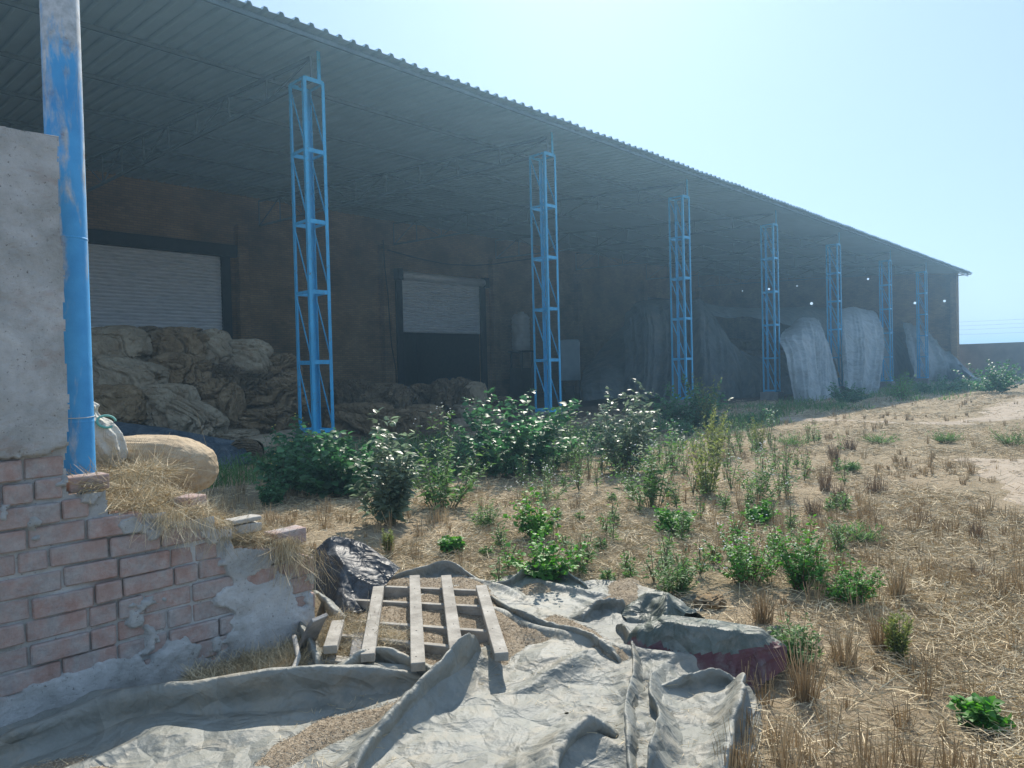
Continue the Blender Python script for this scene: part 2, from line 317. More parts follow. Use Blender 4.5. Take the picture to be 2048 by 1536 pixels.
# ------------------------------------------------------------------ terrain
def terrain():
    # graded grid: dense near the camera, coarse to the horizon
    a = np.concatenate([-np.geomspace(700, 12, 20), np.linspace(-11.5, 40, 190), np.geomspace(41, 700, 28)])
    X, Y = np.meshgrid(a, a, indexing='ij')
    Z = zg(X, Y)+.012*fbm(st3(X*2.2, Y*2.2), 3, 21)*(np.hypot(X, Y) < 40)
    inw = sstep(.1, .7, np.minimum(Y-15.6, 40-Y)); Z = Z-.02*inw
    o = link('field_ground', npmesh('field_ground', np.stack([X, Y, Z], -1), gridF(*X.shape)), MAT['ground']); tag(o, kind='structure')
terrain()
def patch(name, pts, mat, res=.25, amp=.25, lift=.03, seed=1):
    P = np.array([[p[0], p[1]] for p in pts]); lo, hi = P.min(0)-.5, P.max(0)+.5
    x = np.arange(lo[0], hi[0], res); y = np.arange(lo[1], hi[1], res); X, Y = np.meshgrid(x, y, indexing='ij')
    F = gridF(*X.shape); V = np.stack([X, Y, zg(X, Y)+.012*fbm(st3(X*2.2, Y*2.2), 3, 21)+lift], -1).reshape(-1, 3)
    C = V[F].mean(1); q = C[:, :2]+amp*np.stack([fbm(C*1.1, 4, seed), fbm(C*1.1+50, 4, seed+1)], -1)
    F = F[inpoly(q, P)]
    used = np.unique(F); mp = np.zeros(len(V), int); mp[used] = np.arange(len(used)); V = V[used]; F = mp[F]
    E = np.concatenate([F[:, [i, (i+1) % 4]] for i in range(4)]); E.sort(axis=1); E, cnt = np.unique(E, axis=0, return_counts=True); bd = np.zeros(len(V)); bd[E[cnt == 1].ravel()] = 1
    for _ in range(2):
        n2 = bd.copy(); np.maximum.at(n2, E[:, 0], bd[E[:, 1]]*.6); np.maximum.at(n2, E[:, 1], bd[E[:, 0]]*.6); bd = n2
    V[:, 2] -= bd*.06
    o = link(name, npmesh(name, V, F), mat); tag(o, kind='structure'); return o
def inpoly(q, P):
    r = np.zeros(len(q), bool); x, y = q[:, 0], q[:, 1]
    for i in range(len(P)):
        (x1, y1), (x2, y2) = P[i], P[i-1]
        c = ((y1 > y) != (y2 > y)) & (x < (x2-x1)*(y-y1)/(y2-y1+1e-12)+x1); r ^= c
    return r
def dens_path(x, y): return 0
path1 = [G(*p) for p in [(2300, 1120), (2048, 1035), (1975, 1000), (1955, 965), (1930, 930), (1830, 918), (1900, 912), (2048, 915), (2300, 935)]]
path2 = [G(*p) for p in [(2300, 835), (2048, 840), (1960, 852), (1850, 850), (1700, 845), (1560, 845), (1440, 830), (1490, 833), (1700, 838), (1830, 843), (1920, 838), (1990, 806), (2048, 792), (2300, 770)]]
patch('dirt_path', path1, MAT['path'], .12, .35, seed=4)
patch('vehicle_track', path2, MAT['path'], .2, .5, lift=.034, seed=6)
o = B(); 
x = np.linspace(-14, 73.4, 90); y = np.linspace(15.9, 35.3, 30); X, Y = np.meshgrid(x, y, indexing='ij')
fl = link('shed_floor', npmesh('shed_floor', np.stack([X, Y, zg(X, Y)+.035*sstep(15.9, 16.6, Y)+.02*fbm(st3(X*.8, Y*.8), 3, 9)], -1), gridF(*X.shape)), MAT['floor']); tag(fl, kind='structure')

# ------------------------------------------------------------------ the shed
GZ = -.3; XC = [.2, 8.891, 17.5555, 26.2226, 35.026, 43.997, 54.037, 63.349]; CW, CDp, YF = .575, .687, 15.105
EY, WYY = 14.1, 35.5
def roofz(y): return 9.27+(y-EY)*(10.95-9.27)/(WYY-EY)
shed = empty('brick_shed', 'long open-fronted brick storage shed with sloping sheet roof on blue lattice columns', 'shed', (30, 35.5, GZ))
XE = 73.6
# back wall with the openings of three roller doors
w = B(); D1, D2, D3 = (8.2, 16.05, 7.8), (27.0, 34.2, 7.95), (55.0, 61.5, 7.6)
xs = [-14, D1[0], D1[1], D2[0], D2[1], D3[0], D3[1], XE+.35]
for i in (0, 2, 4, 6): w.box((xs[i], WYY, GZ-.3), (xs[i+1], WYY+.35, 11.0))
for d in (D1, D2, D3): w.box((d[0], WYY, d[2]), (d[1], WYY+.35, 11.0))
w.build('back_wall', MAT['brickfar'], shed)
for X in (-2, 7.0, 16.95, 25.9, 35.25, 44.7, 54.2, 64.):
    p = B(); p.box((X-.28, WYY-.42, GZ-.2), (X+.28, WYY+.02, 9.35)); p.build('pier', MAT['brickfar'], shed)
# gable wall, open below the roof slope; round openings let daylight through
gw = B(); gw.add([(XE, 15.0, GZ-.3), (XE, WYY, GZ-.3), (XE, WYY, 10.95), (XE, 15.0, 9.28), (XE+.35, 15.0, GZ-.3), (XE+.35, WYY, GZ-.3), (XE+.35, WYY, 10.95), (XE+.35, 15.0, 9.28)],
       [(0, 1, 2, 3), (7, 6, 5, 4), (0, 4, 5, 1), (1, 5, 6, 2), (2, 6, 7, 3), (3, 7, 4, 0)])
gable = gw.build('gable_wall', MAT['brickfar'], shed)
def hole(px, py, r):
    d = ray(px, py); t = XE/d[0]; c = Vector((XE, d[1]*t, HC+d[2]*t)); h = B()
    ax = Vector(d).normalized(); h.tube([c-ax*1.5, c+ax*1.8], r, 12); me = h.mesh('hole'); ho = bpy.data.objects.new('hole', me); COL.objects.link(ho); return ho
holes = [hole(*a) for a in ((1484, 582, .085), (1538, 578, .11), (1594, 572, .055), (1736, 558, .10), (1760, 612, .07), (1830, 606, .12), (1623, 607, .14), (1889, 602, .11))]
for h in holes:
    mo = gable.modifiers.new('b', 'BOOLEAN'); mo.operation = 'DIFFERENCE'; mo.solver = 'EXACT'; mo.object = h
dg = bpy.context.evaluated_depsgraph_get(); ev = gable.evaluated_get(dg); nm = bpy.data.meshes.new_from_object(ev); gable.modifiers.clear(); gable.data = nm
for h in holes: bpy.data.objects.remove(h)
p = B(); p.box((XE-.42, 15.02, GZ-.2), (XE-.003, 15.5, 9.22)); p.build('pier', MAT['brickfar'], shed)
# roof: trapezoid-ribbed sheet
pit = .365; nb = int((XE+1.5+14)/pit); prof = []
for i in range(nb): x0 = -14+i*pit; prof += [(x0, 0), (x0+pit*.62, 0), (x0+pit*.72, .075), (x0+pit*.9, .075)]
prof = np.array(prof); ys = np.linspace(EY, WYY+.5, 8)
Vr = np.array([[(x, y, roofz(y)+z+.01*math.sin(x*.9)+.012*math.sin(x*2.7+y*.3)) for y in ys] for x, z in prof])
rf = link('roof', npmesh('roof', Vr, gridF(*Vr.shape[:2]), smooth=False), MAT['roof'], shed)
sm_ = rf.modifiers.new('t', 'SOLIDIFY'); sm_.thickness = .012; sm_.offset = 1
for y in (14.35, 17.8, 21.4, 25.0, 28.6, 32.2):
    p = B(); p.bar((-14, y, roofz(y)-.10), (XE+.9, y, roofz(y)-.07), .07, .10); p.build('purlin', MAT['truss'], shed)
p = B(); p.bar((XE+.2, EY+.15, roofz(EY)-.30), (XE-3.2, EY+.15, roofz(EY)-.30), .08, .10); p.bar((XE+.35, EY-.1, 9.10), (XE+.35, 17.5, 9.10), .09, .09); p.build('eave_pipe', MAT['steel'], shed)
# lattice columns and roof trusses
def column(X, first):
    zb, dz = .15, 1.686; zt = zb+5*dz
    c = B(); c.box((X-.12, YF-.12, zg(X, YF)-.3), (X+CW+.12, YF+CDp+.12, zb-.03)); base = c.build('lattice_column', MAT['concrete'], shed, bevel=.03)
    A = .085
    for sx in (0, 1):
        for sy in (0, 1):
            x, y = X+sx*CW, YF+sy*CDp; fx, fy = (1 if sx == 0 else -1), (1 if sy == 0 else -1)
            l = B(); l.box((min(x, x+fx*A), min(y, y+fy*.012), zb-.03), (max(x, x+fx*A), max(y, y+fy*.012), zt)); l.box((min(x, x+fx*.012), min(y+fy*.012, y+fy*A), zb-.03), (max(x, x+fx*.012), max(y+fy*.012, y+fy*A), zt))
            l.build('leg', MAT['blue'], base)
    for i in range(6):
        z = zb+i*dz; r = B(); zz = z if i else z+.03
        for y in (YF+.016, YF+CDp-.016): r.bar((X+.02, y, zz), (X+CW-.02, y, zz), .016, .10)
        for x in (X+.016, X+CW-.016): r.bar((x, YF+.03, zz), (x, YF+CDp-.03, zz), .016, .07)
        r.build('rung', MAT['blue'], base)
    for i in range(5):
        z = zb+i*dz; r = B()
        for x in (X+.02, X+CW-.02): r.bar((x, YF+.03, z+.06), (x, YF+CDp-.04, z+dz-.06), .04, .014, up=(1, 0, 0))
        r.build('brace', MAT['blue'], base)
    t = B(); t.bar((X+CW*.8, YF+.05, zt), (X+CW*.8, YF+.05, roofz(YF)-.02), .09, .03, up=(0, 1, 0)); t.build('post', MAT['blue'], base)
    xt = X+CW/2; tr = B(); y0, y1 = YF+.1, WYY-.42
    zb0, zb1 = zt+.04, 9.42; N = 9
    f0 = lambda t: (xt, y0+(y1-y0)*t, zb0+(zb1-zb0)*t); f1 = lambda t: (xt, y0+(y1-y0)*t, roofz(y0+(y1-y0)*t)-.22)
    tr.bar(f0(0), f0(1), .07, .09); tr.bar(f1(0), f1(1), .07, .09)
    for k in range(N+1): tr.bar(f0(k/N), f1(k/N), .05, .05)
    for k in range(N): tr.bar(f0(k/N if k % 2 else (k+1)/N), f1((k+1)/N if k % 2 else k/N), .04, .04)
    tr.build('truss', MAT['truss'], shed)
for i, X in enumerate(XC): column(X, i == 0)
# roller doors: slats are real corrugations
def rdoor(x0, x1, z0, z1, hdr, cover=True):
    nz = int((z1-z0)/.17); V = []; ys_ = WYY+.06
    zz = np.linspace(z0, z1, nz*6+1); ph_ = ((zz-z0)/.17) % 1.; prof = ys_-.085*np.where(ph_ < .72, ph_/.72, (1-ph_)/.28)
    X = np.linspace(x0, x1, 40); V = np.stack([np.repeat(X[:, None], len(zz), 1), np.repeat(prof[None], 40, 0)+.012*fbm(st3(X[:, None]*.8+0*zz, zz[None]*1.2+0*X[:, None]), 3, 5), np.repeat(zz[None], 40, 0)], -1)
    d = link('roller_door', npmesh('roller_door', V, gridF(*V.shape[:2])[:, ::-1]), MAT['shutter'], shed)
    for x in (x0-.25, x1+.0):
        g_ = B(); g_.box((x-.1, WYY-.16, GZ), (x+.35, WYY+.02, hdr)); g_.build('guide_rail', MAT['black'], d)
    h = B()
    if cover: h.tube([(x0-.1, WYY-.22, hdr+.02), (x1+.1, WYY-.22, hdr+.02)], .26, 14); h.build('roll_cover', MAT['shutter'], d, smooth=True)
    else: h.box((x0-.5, WYY-.42, hdr-.05), (x1+.62, WYY-.01, hdr+.55)); h.build('roll_cover', MAT['black'], d)
    e = B()
    for x in (x0-.42, x1+.08):
        e = B(); e.box((x, WYY-.5, hdr-.32), (x+.36, WYY-.02, hdr+.38))
        if cover: e.build('end_bracket', MAT['black'], d)
rdoor(8.3, 16.0, GZ, 7.72, 7.72, False)
rdoor(27.15, 34.1, 4.12, 7.6, 7.62, True)
rdoor(55.1, 61.4, GZ, 7.4, 7.3, False)
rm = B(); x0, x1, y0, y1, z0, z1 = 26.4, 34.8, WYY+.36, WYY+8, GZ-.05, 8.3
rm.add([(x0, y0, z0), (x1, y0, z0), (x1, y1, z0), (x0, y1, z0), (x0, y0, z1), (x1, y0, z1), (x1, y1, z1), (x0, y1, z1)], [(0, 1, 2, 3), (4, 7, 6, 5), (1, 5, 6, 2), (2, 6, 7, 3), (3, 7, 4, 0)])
rm.build('inner_room', MAT['black'], shed)  # room surfaces coloured black so the doorway reads as deep shade
# cable, tank, cabinet, table, jug
def cable(pts, r, label):
    c = B(); c.tube(pts, r, 6); o = c.build('electric_cable', MAT['wire']); tag(o, label, 'cable'); return o
pp = [(775, 500), (800, 507), (850, 520), (900, 529), (950, 531), (990, 528), (1030, 522), (1075, 516)]
cable([WY(a, b_, WYY-.5) for a, b_ in pp], .035, 'black sagging electric cable strung between brick piers above the half-open roller door')
pp = [(766, 480), (770, 540), (776, 590), (779, 640), (783, 690), (792, 740), (793, 790)]
cable([WY(a, b_, WYY-.47) for a, b_ in pp], .03, 'black cable hanging down the brick pier left of the half-open roller door')
def watertank():
    a = WY(1015, 632, 34.6); z0, z1 = 2.95, 5.45; x = 36.95; y = 34.4; r = .66
    t = empty('water_tank', 'white ribbed cylindrical water tank raised on a dark stand against the back wall', 'water tank', (x, y, GZ))
    body = B(); pts = []; rs = []
    for k in range(41):
        z = z0+(z1-z0)*k/40; pts.append((x, y, z)); rs.append(r*(1-.07*(abs(math.sin(k*math.pi/5)) < .35)) if 2 < k < 38 else r*(.93 if k in (1, 2, 38) else .86 if k in (0, 39) else .8))
    pts += [(x, y, z1+.10)]; rs += [.45]
    body.tube(pts, rs, 28); body.build('body', MAT['tank'], t, smooth=True)
    l = B(); l.tube([(x+.05, y, z1+.1), (x+.05, y, z1+.26)], [.24, .22], 16); l.build('lid', MAT['tank'], t)
    s = B()
    for sx in (-.55, .55):
        for sy in (-.5, .5): s.bar((x+sx, y+sy, GZ), (x+sx, y+sy, z0-.1), .12, .12, up=(1, 0, 0))
    s.box((x-.7, y-.65, z0-.14), (x+.7, y+.65, z0-.01)); s.box((x-.62, y-.5, GZ), (x+.62, y+.6, 1.7)); s.build('stand', MAT['black'], t)
watertank()
def cabinet():
    q = G(1143, 803); x, y, z = q; t = empty('metal_cabinet', 'tall blue-grey metal cabinet with rounded top on dark legs behind the second blue column', 'cabinet', q)
    e2 = Vector((.692, -.722, 0)); e1 = Vector((.722, .692, 0)); S = depth(q)/FPX; w_ = 38*S; h0, h1 = 42*S, 124*S
    b_ = B(); N = []
    pr = [(-w_/2, h0), (w_/2, h0), (w_/2, h1-.12), (w_/2-.04, h1-.04), (w_/2-.12, h1), (-w_/2+.12, h1), (-w_/2+.04, h1-.04), (-w_/2, h1-.12)]
    V = [q+e2*a+Vector((0, 0, c)) for a, c in pr]+[q+e2*a+e1*.6+Vector((0, 0, c)) for a, c in pr]; k = len(pr)
    b_.add(V, [tuple(range(k)), tuple(range(k, 2*k))[::-1]]+[(i, i+k, (i+1) % k+k, (i+1) % k) for i in range(k)]); b_.build('body', MAT['cabinet'], t)
    tr = B(); rr = q+e2*(w_/2-.02)-e1*.012
    tr.bar(rr+Vector((0, 0, h0+.05)), rr+Vector((0, 0, h1-.15)), .03, .02); tr.build('edge_trim', MAT['steel'], t)
    l = B()
    for a in (-w_/2+.05, w_/2-.03):
        for d_ in (.03, .55): l.bar(q+e2*a+e1*d_-Vector((0, 0, .05)), q+e2*a+e1*d_+Vector((0, 0, h0-.004)), .05, .05, up=(1, 0, 0))
    l.build('leg', MAT['wire'], t)
    l = B(); c0 = q+e2*-.05+e1*.3+Vector((0, 0, h0*.45)); l.bar(c0-e2*.25, c0+e2*.25, .4, h0*.6); l.build('motor_box', MAT['wire'], t)
cabinet()
def steeltable():
    Y = 19.5; a, b_ = WY(776, 776, Y), WY(819, 775.5, Y); t = empty('steel_table', 'narrow pale steel table with thin legs standing among brown sack bundles', 'table', (a.x, a.y, GZ))
    tp = B(); tp.bar(a, b_, .35, .05); tp.build('tabletop', MAT['steel'], t)
    for p_ in (WY(780, 777, Y), WY(811, 777, Y)):
        for dy in (-.12, .12):
            l = B(); l.bar((p_.x, p_.y+dy, a.z-.03), (p_.x, p_.y+dy, GZ), .035, .035, up=(1, 0, 0)); l.build('leg', MAT['steel'], t)
steeltable()

# ------------------------------------------------------------------ sack bundles
def ico(n):
    bm = bmesh.new(); bmesh.ops.create_icosphere(bm, subdivisions=n, radius=1); V = np.array([v.co[:] for v in bm.verts]); F = np.array([[v.index for v in f.verts] for f in bm.faces]); bm.free(); return V, F
ICO = {k: ico(k) for k in (4, 5, 6)}
def bundle(name, c, size, mat, label, cat, group=None, sq=.62, fold=.10, fdir=(0, 0, 1), rot=0, tilt=0, seed=0, sub=6, knot=False, ff=5., floor=None):
    V, F = ICO[sub]; U = V.copy()
    U = np.sign(U)*np.abs(U)**sq; U /= np.maximum(np.linalg.norm(np.sign(U)*np.abs(U)**(1/sq), axis=1)[:, None], 1e-6)**0
    fd = np.array(fdir, float); fd /= np.linalg.norm(fd)
    w = V+.55*np.stack([fbm(V*1.1+k*9, 2, seed+k) for k in range(3)], -1)
    along = (w@fd)[:, None]*fd; q = (w-along)*ff*.95+along*ff*.12
    r1 = np.abs(vnoise(q, seed+11)); r2 = np.abs(vnoise(q*2.1+5, seed+12)); r3 = np.abs(fbm(w*2.2+3, 2, seed+14))
    lob = lambda r, k: np.minimum(1, r*k)**.5
    d = 1.5*fold*(1.9*(lob(r1, 3.)-.8)+.45*(lob(r2, 4.)-.8))+.07*(lob(r3, 5.)-.9)+.14*fbm(V*1.3, 2, seed+20)
    if knot: d -= .25*np.exp(-((V@fd-.55)/.12)**2)
    U = U*(1+d[:, None])
    U = U*np.array(size)/2
    cr, sr = math.cos(tilt), math.sin(tilt); U = np.stack([U[:, 0]*cr-U[:, 2]*sr, U[:, 1], U[:, 0]*sr+U[:, 2]*cr], -1)
    cr, sr = math.cos(rot), math.sin(rot); U = np.stack([U[:, 0]*cr-U[:, 1]*sr, U[:, 0]*sr+U[:, 1]*cr, U[:, 2]], -1)
    if floor is not None: U[:, 2] = np.maximum(U[:, 2]+c[2], floor)-c[2]
    o = link(name, npmesh(name, U, F), mat); o.location = c; tag(o, label, cat, group); return o
def bpx(cx, cy, w, h, Y, mat, label, name='sack_bundle', cat='sack bundle', group='bundles of used jute sacks piled inside the shed', dp=.8, rot=None, tilt=0, **k):
    c = WY(cx, cy, Y); S = depth(c)/FPX; rot = -.785 if rot is None else rot
    return bundle(name, c, (w*S, w*S*dp, h*S), mat, label, cat, group, rot=rot, tilt=tilt, **k)
b1, b2, b3 = MAT['bag1'], MAT['bag2'], MAT['bag3']
L_ = [
 (182, 700, 56, 85, 19.6, b3, 'dark crumpled sack bundle at the top of the pile, half hidden by the blue pole', dict(seed=1, fdir=(1, 0, .4))),
 (232, 695, 118, 78, 19.2, b2, 'broad smooth-fronted sack bundle on the top row, first clear of the blue pole', dict(seed=2, fold=.06, fdir=(.6, 0, -1), ff=3.5)),
 (296, 698, 86, 78, 19.8, b3, 'dark ragged sack bundle on the top row between two paler bulging bundles', dict(seed=3, fold=.14, fdir=(1, 0, -.6))),
 (358, 695, 118, 74, 19.2, b1, 'domed top-row sack bundle gathered in vertical pleats below the shutter', dict(seed=4, fold=.13, fdir=(0, 0, 1), ff=4.)),
 (420, 712, 96, 92, 19.0, b2, 'top-row bundle with one flat grey sack draped diagonally over it', dict(seed=5, fold=.08, fdir=(1, 0, -1), tilt=.5)),
 (492, 722, 104, 82, 18.6, b2, 'rounded pale sack bundle right of the shutter frame, topmost in the right stack', dict(seed=6, fold=.07, fdir=(1, 0, -.5), ff=3.5)),
 (556, 742, 82, 66, 18.3, b1, 'sack bundle coiled like a nest next to the blue column', dict(seed=7, fold=.20, fdir=(0, 1, .2), ff=6.)),
 (188, 760, 64, 84, 18.9, b2, 'grey sack bundle against the right side of the blue pole in the middle row', dict(seed=8, fold=.08)),
 (258, 765, 142, 96, 18.4, b2, 'big middle-row bundle covered by a plain grey sack hanging in a point', dict(seed=9, fold=.07, fdir=(1, 0, -.8), ff=3., tilt=-.25)),
 (362, 752, 112, 82, 18.4, b1, 'middle-row bundle of many loose sacks with a round fold in front', dict(seed=10, fold=.13, fdir=(1, 0, -.3))),
 (432, 765, 88, 68, 18.3, b3, 'middle-row bundle with thin sloping layered folds between the two stacks', dict(seed=11, fold=.15, fdir=(1, 0, -.5), ff=7.)),
 (492, 768, 100, 52, 18.1, b3, 'dark sagging sack bundle under the rounded pale one in the right stack', dict(seed=12, fold=.12, fdir=(1, 0, .2))),
 (538, 800, 128, 84, 17.9, b1, 'flattened sack bundle with many horizontal layers tied by a white strip, right stack', dict(seed=13, fold=.20, fdir=(1, 0, .1), ff=8.)),
 (232, 815, 128, 86, 17.9, b1, 'full round brown sack under the hanging grey sack in the left stack', dict(seed=14, fold=.04, ff=3., fdir=(0, 0, 1))),
 (330, 815, 118, 88, 17.6, b2, 'lower bundle with a squarish pale sack folded on its front, middle of the pile', dict(seed=15, fold=.11, fdir=(1, 0, -1))),
 (378, 845, 132, 84, 17.1, b2, 'slumped sack bundle sliding out onto the dark tarpaulin', dict(seed=16, fold=.12, fdir=(1, 0, -.8), tilt=-.5)),
 (430, 815, 96, 106, 17.8, b1, 'upright bundle of knotted sacks in the shadowy gap between the two stacks', dict(seed=17, fold=.16, fdir=(.2, 0, 1))),
 (520, 850, 130, 62, 17.5, b1, 'bottom bundle of the right stack with thin fan-like folds', dict(seed=18, fold=.18, fdir=(1, 0, -.35), ff=8.)),
 (462, 885, 110, 52, 17., b2, 'low flat sack bundle on the floor behind the rolled sacks', dict(seed=19, fold=.07, fdir=(1, 0, 0))),
 # the lower heap right of the first column
 (700, 800, 74, 78, 19.5, b3, 'dark ragged bundle just right of the first blue column', dict(seed=31, fold=.2)),
 (722, 848, 128, 80, 17.6, b1, 'large crumpled heap of brown sacks on the floor right of the first blue column', dict(seed=32, fold=.17, fdir=(1, 0, -1))),
 (768, 812, 98, 84, 18.6, b3, 'dark sack heap underneath the steel table', dict(seed=33, fold=.18)),
 (790, 852, 92, 62, 17.4, b1, 'low lumpy sack bundle in front of the steel table', dict(seed=36, fold=.15, fdir=(.3, 0, 1))),
 (845, 838, 88, 58, 17.8, b1, 'smooth rounded brown sack below the half-open roller door', dict(seed=34, fold=.04, ff=3.)),
 (852, 800, 96, 60, 19.2, b3, 'dark loose sacks behind the smooth rounded sack', dict(seed=35, fold=.18)),
 (905, 802, 84, 78, 18.4, b3, 'shaggy bundle of loose sack mouths left of the pale bale end', dict(seed=37, fold=.26, fdir=(0, 0, 1), ff=8.)),
 (985, 815, 82, 40, 19., b3, 'flat dark bundle behind the pale sacks, right end of the low heap', dict(seed=38, fold=.16)),
]
for a in L_: bpx(*a[:6], a[6], **a[7])
bpx(944, 789, 58, 52, 17.9, MAT['jute'] if 0 else b2, 'pale bale end with fine vertical lines on top of the low heap', name='sack_bale', cat='bale', seed=40, fold=.03, sq=.5, fdir=(0, 0, 1), ff=9.)
bpx(958, 830, 110, 34, 17.6, b2, 'pale full sack sloping down to the right under the bale end', name='grain_sack', cat='sack', group=None, seed=41, fold=.03, tilt=-.25, ff=3.)
bpx(935, 850, 66, 28, 17.3, b2, 'short plump sack lying beneath the sloping pale sack', name='grain_sack', cat='sack', group=None, seed=42, fold=.03, ff=3.)
bpx(986, 838, 34, 50, 17.5, b1, 'upright brown sack at the right tip of the sloping pale sack', name='grain_sack', cat='sack', group=None, seed=43, fold=.05, ff=3.)
for i, (cx, cy, w_, h_, lab) in enumerate([(830, 878, 120, 20, 'flat scrap of sacking on the floor in front of the low heap'), (905, 872, 90, 18, 'flattened sack on the floor nearest the white-flowered weeds'), (760, 885, 70, 18, 'small flat sack scrap at the foot of the crumpled sack heap')]):
    bpx(cx, cy, w_, h_, 15.9+.3*i, b3, lab, name='flat_sack', cat='sack', group='flattened sacks on the shed floor', seed=50+i, fold=.2, dp=1.2)
# rolled sacks in front of the pile
def sackroll():
    a, b_ = WY(492, 905, 14.9), WY(604, 878, 16.6); S = depth(a)/FPX; R = 36*S; t = empty('sack_roll', 'thick roll of stacked jute sacks lying on its side, layered end facing the camera', 'sack roll', (a+b_)/2)
    d = (b_-a).normalized(); up = Vector((0, 0, 1)); s_ = d.cross(up).normalized(); up = s_.cross(d)
    n_, k = 60, 96; V = np.zeros((n_, k, 3))
    for i in range(n_):
        for j in range(k):
            th = 2*math.pi*j/k; p_ = a.lerp(b_, i/(n_-1)); r = R*(1-.12*(i/(n_-1)))*(1+.05*math.sin(3*th+i*.05))
            V[i, j] = p_+s_*math.cos(th)*r*1.05+up*math.sin(th)*r*.82
    V += .035*np.stack([fbm(V*3+q*7, 4, 60+q) for q in range(3)], -1)
    F = [[i*k+j, i*k+(j+1) % k, (i+1)*k+(j+1) % k, (i+1)*k+j] for i in range(n_-1) for j in range(k)]
    link('wrap', npmesh('wrap', V, F), b2, t)
    # end disc of bent layers
    m_ = 60; q = np.linspace(-1, 1, m_); A_, C_ = np.meshgrid(q, q, indexing='ij'); rr = np.maximum(np.abs(A_), np.abs(C_)); nn = np.hypot(A_, C_)+1e-9; x_, y_ = A_*rr/nn, C_*rr/nn
    dep = .09*(1-np.abs(np.sin((y_+.28*x_**2+.12*fbm(st3(x_*2, y_*2), 2, 4))*19)))+.05*fbm(st3(x_*3, y_*3), 3, 8)
    PV = np.array(a)+np.multiply.outer(x_*R*1.03, np.array(s_))+np.multiply.outer(y_*R*.8, np.array(up))+np.multiply.outer(-.02-dep*R*1.3*(1-rr**6), np.array(d))
    link('layered_end', npmesh('layered_end', PV, gridF(m_, m_)), b3, t)
sackroll()

# ------------------------------------------------------------------ cloth solver
def cloth(P, rest, col, steps, iters, pin=None, fr=.6, bend=.25, g=.004):
    V = np.zeros_like(P); P0 = P.copy(); s = slice; sets = []; n, m = P.shape[:2]
    for o in (0, 1):
        sets += [((s(None), s(o, -1, 2)), (s(None), s(o+1, None, 2)), rest, 1.), ((s(o, -1, 2), s(None)), (s(o+1, None, 2), s(None)), rest, 1.),
                 ((s(o, -1, 2), s(None, -1)), (s(o+1, None, 2), s(1, None)), rest*2**.5, .6), ((s(o, -1, 2), s(1, None)), (s(o+1, None, 2), s(None, -1)), rest*2**.5, .6)]
    for o in range(4):
        a = np.arange(o, m-2, 4); a2 = np.arange(o, n-2, 4); sets += [((s(None), a), (s(None), a+2), 2*rest, bend), ((a2, s(None)), (a2+2, s(None)), 2*rest, bend)]
    for t in range(steps):
        V *= .96; V[..., 2] -= g; O = P.copy(); P = P+V
        for it in range(iters):
            for a, b, L, k in sets:
                A, C = P[a[0], a[1]], P[b[0], b[1]]
                if A.shape != C.shape:
                    q = [min(x_, y_) for x_, y_ in zip(A.shape, C.shape)]; continue
                D = C-A; l = np.sqrt((D*D).sum(-1, keepdims=True))+1e-9; c = D*((l-L)/l*.5*k); P[a[0], a[1]] = A+c; P[b[0], b[1]] = C-c
        h = col(P[..., 0], P[..., 1]); hit = P[..., 2] < h; P[..., 2] = np.where(hit, h, P[..., 2])
        if pin is not None: P[..., :2] = np.where(pin[..., None], P0[..., :2], P[..., :2])
        d = P-O; d[..., :2] = np.where(hit[..., None], d[..., :2]*(1-fr), d[..., :2]); P = O+d; V = np.clip(d, -.02, .02)
    return P
def upsample(P):
    n, m = P.shape[:2]; Q = np.zeros((2*n-1, 2*m-1, 3)); Q[::2, ::2] = P; Q[1::2, ::2] = (P[1:]+P[:-1])/2; Q[:, 1::2] = (Q[:, 2::2]+Q[:, :-1:2])/2; return Q
def ridge(x, y, pts, w):
    z = np.zeros_like(x)
    for (ax, ay, ah), (bx, by, bh) in zip(pts[:-1], pts[1:]):
        dx, dy = bx-ax, by-ay; t = np.clip(((x-ax)*dx+(y-ay)*dy)/(dx*dx+dy*dy), 0, 1); d = np.hypot(x-ax-t*dx, y-ay-t*dy)
        q = np.clip(1-d/w, 0, 1); z = np.maximum(z, (ah+(bh-ah)*t)*q*q*(3-2*q)**.8)
    return z
def rp(*l): return [(*G(a, b_)[:2], c) for a, b_, c in l]
def cut(P, poly, amp=.04, seed=3, name='x', flip=False, holes=()):
    F = gridF(*P.shape[:2]); V = P.reshape(-1, 3); V0 = V
    C = V[F].mean(1)[:, :2]; q = C+amp*np.stack([fbm(st3(C[:, 0]*2, C[:, 1]*2), 3, seed), fbm(st3(C[:, 0]*2+40, C[:, 1]*2), 3, seed)], -1)
    k = inpoly(q, np.array(poly))
    for (hx, hy, hr) in holes: k &= np.hypot(C[:, 0]-hx, C[:, 1]-hy) > hr*(1+.5*fbm(st3(C[:, 0]*20, C[:, 1]*20), 2, 5))
    F = F[k]; used = np.unique(F); mp = np.zeros(len(V), int); mp[used] = np.arange(len(used)); V = V[used].copy(); F = mp[F]
    E = np.concatenate([F[:, [i, (i+1) % 4]] for i in range(4)]); E.sort(axis=1); E, cnt = np.unique(E, axis=0, return_counts=True); E = E[cnt == 1]
    for _ in range(10):
        S = np.zeros_like(V); N = np.zeros(len(V)); np.add.at(S, E[:, 0], V[E[:, 1]]); np.add.at(S, E[:, 1], V[E[:, 0]]); np.add.at(N, E[:, 0], 1); np.add.at(N, E[:, 1], 1)
        b_ = N > 0; V[b_] = .5*V[b_]+.5*S[b_]/N[b_][:, None]
    return V, (F[:, ::-1] if flip else F)
E1, E2 = np.array([.722, .692]), np.array([.692, -.722])
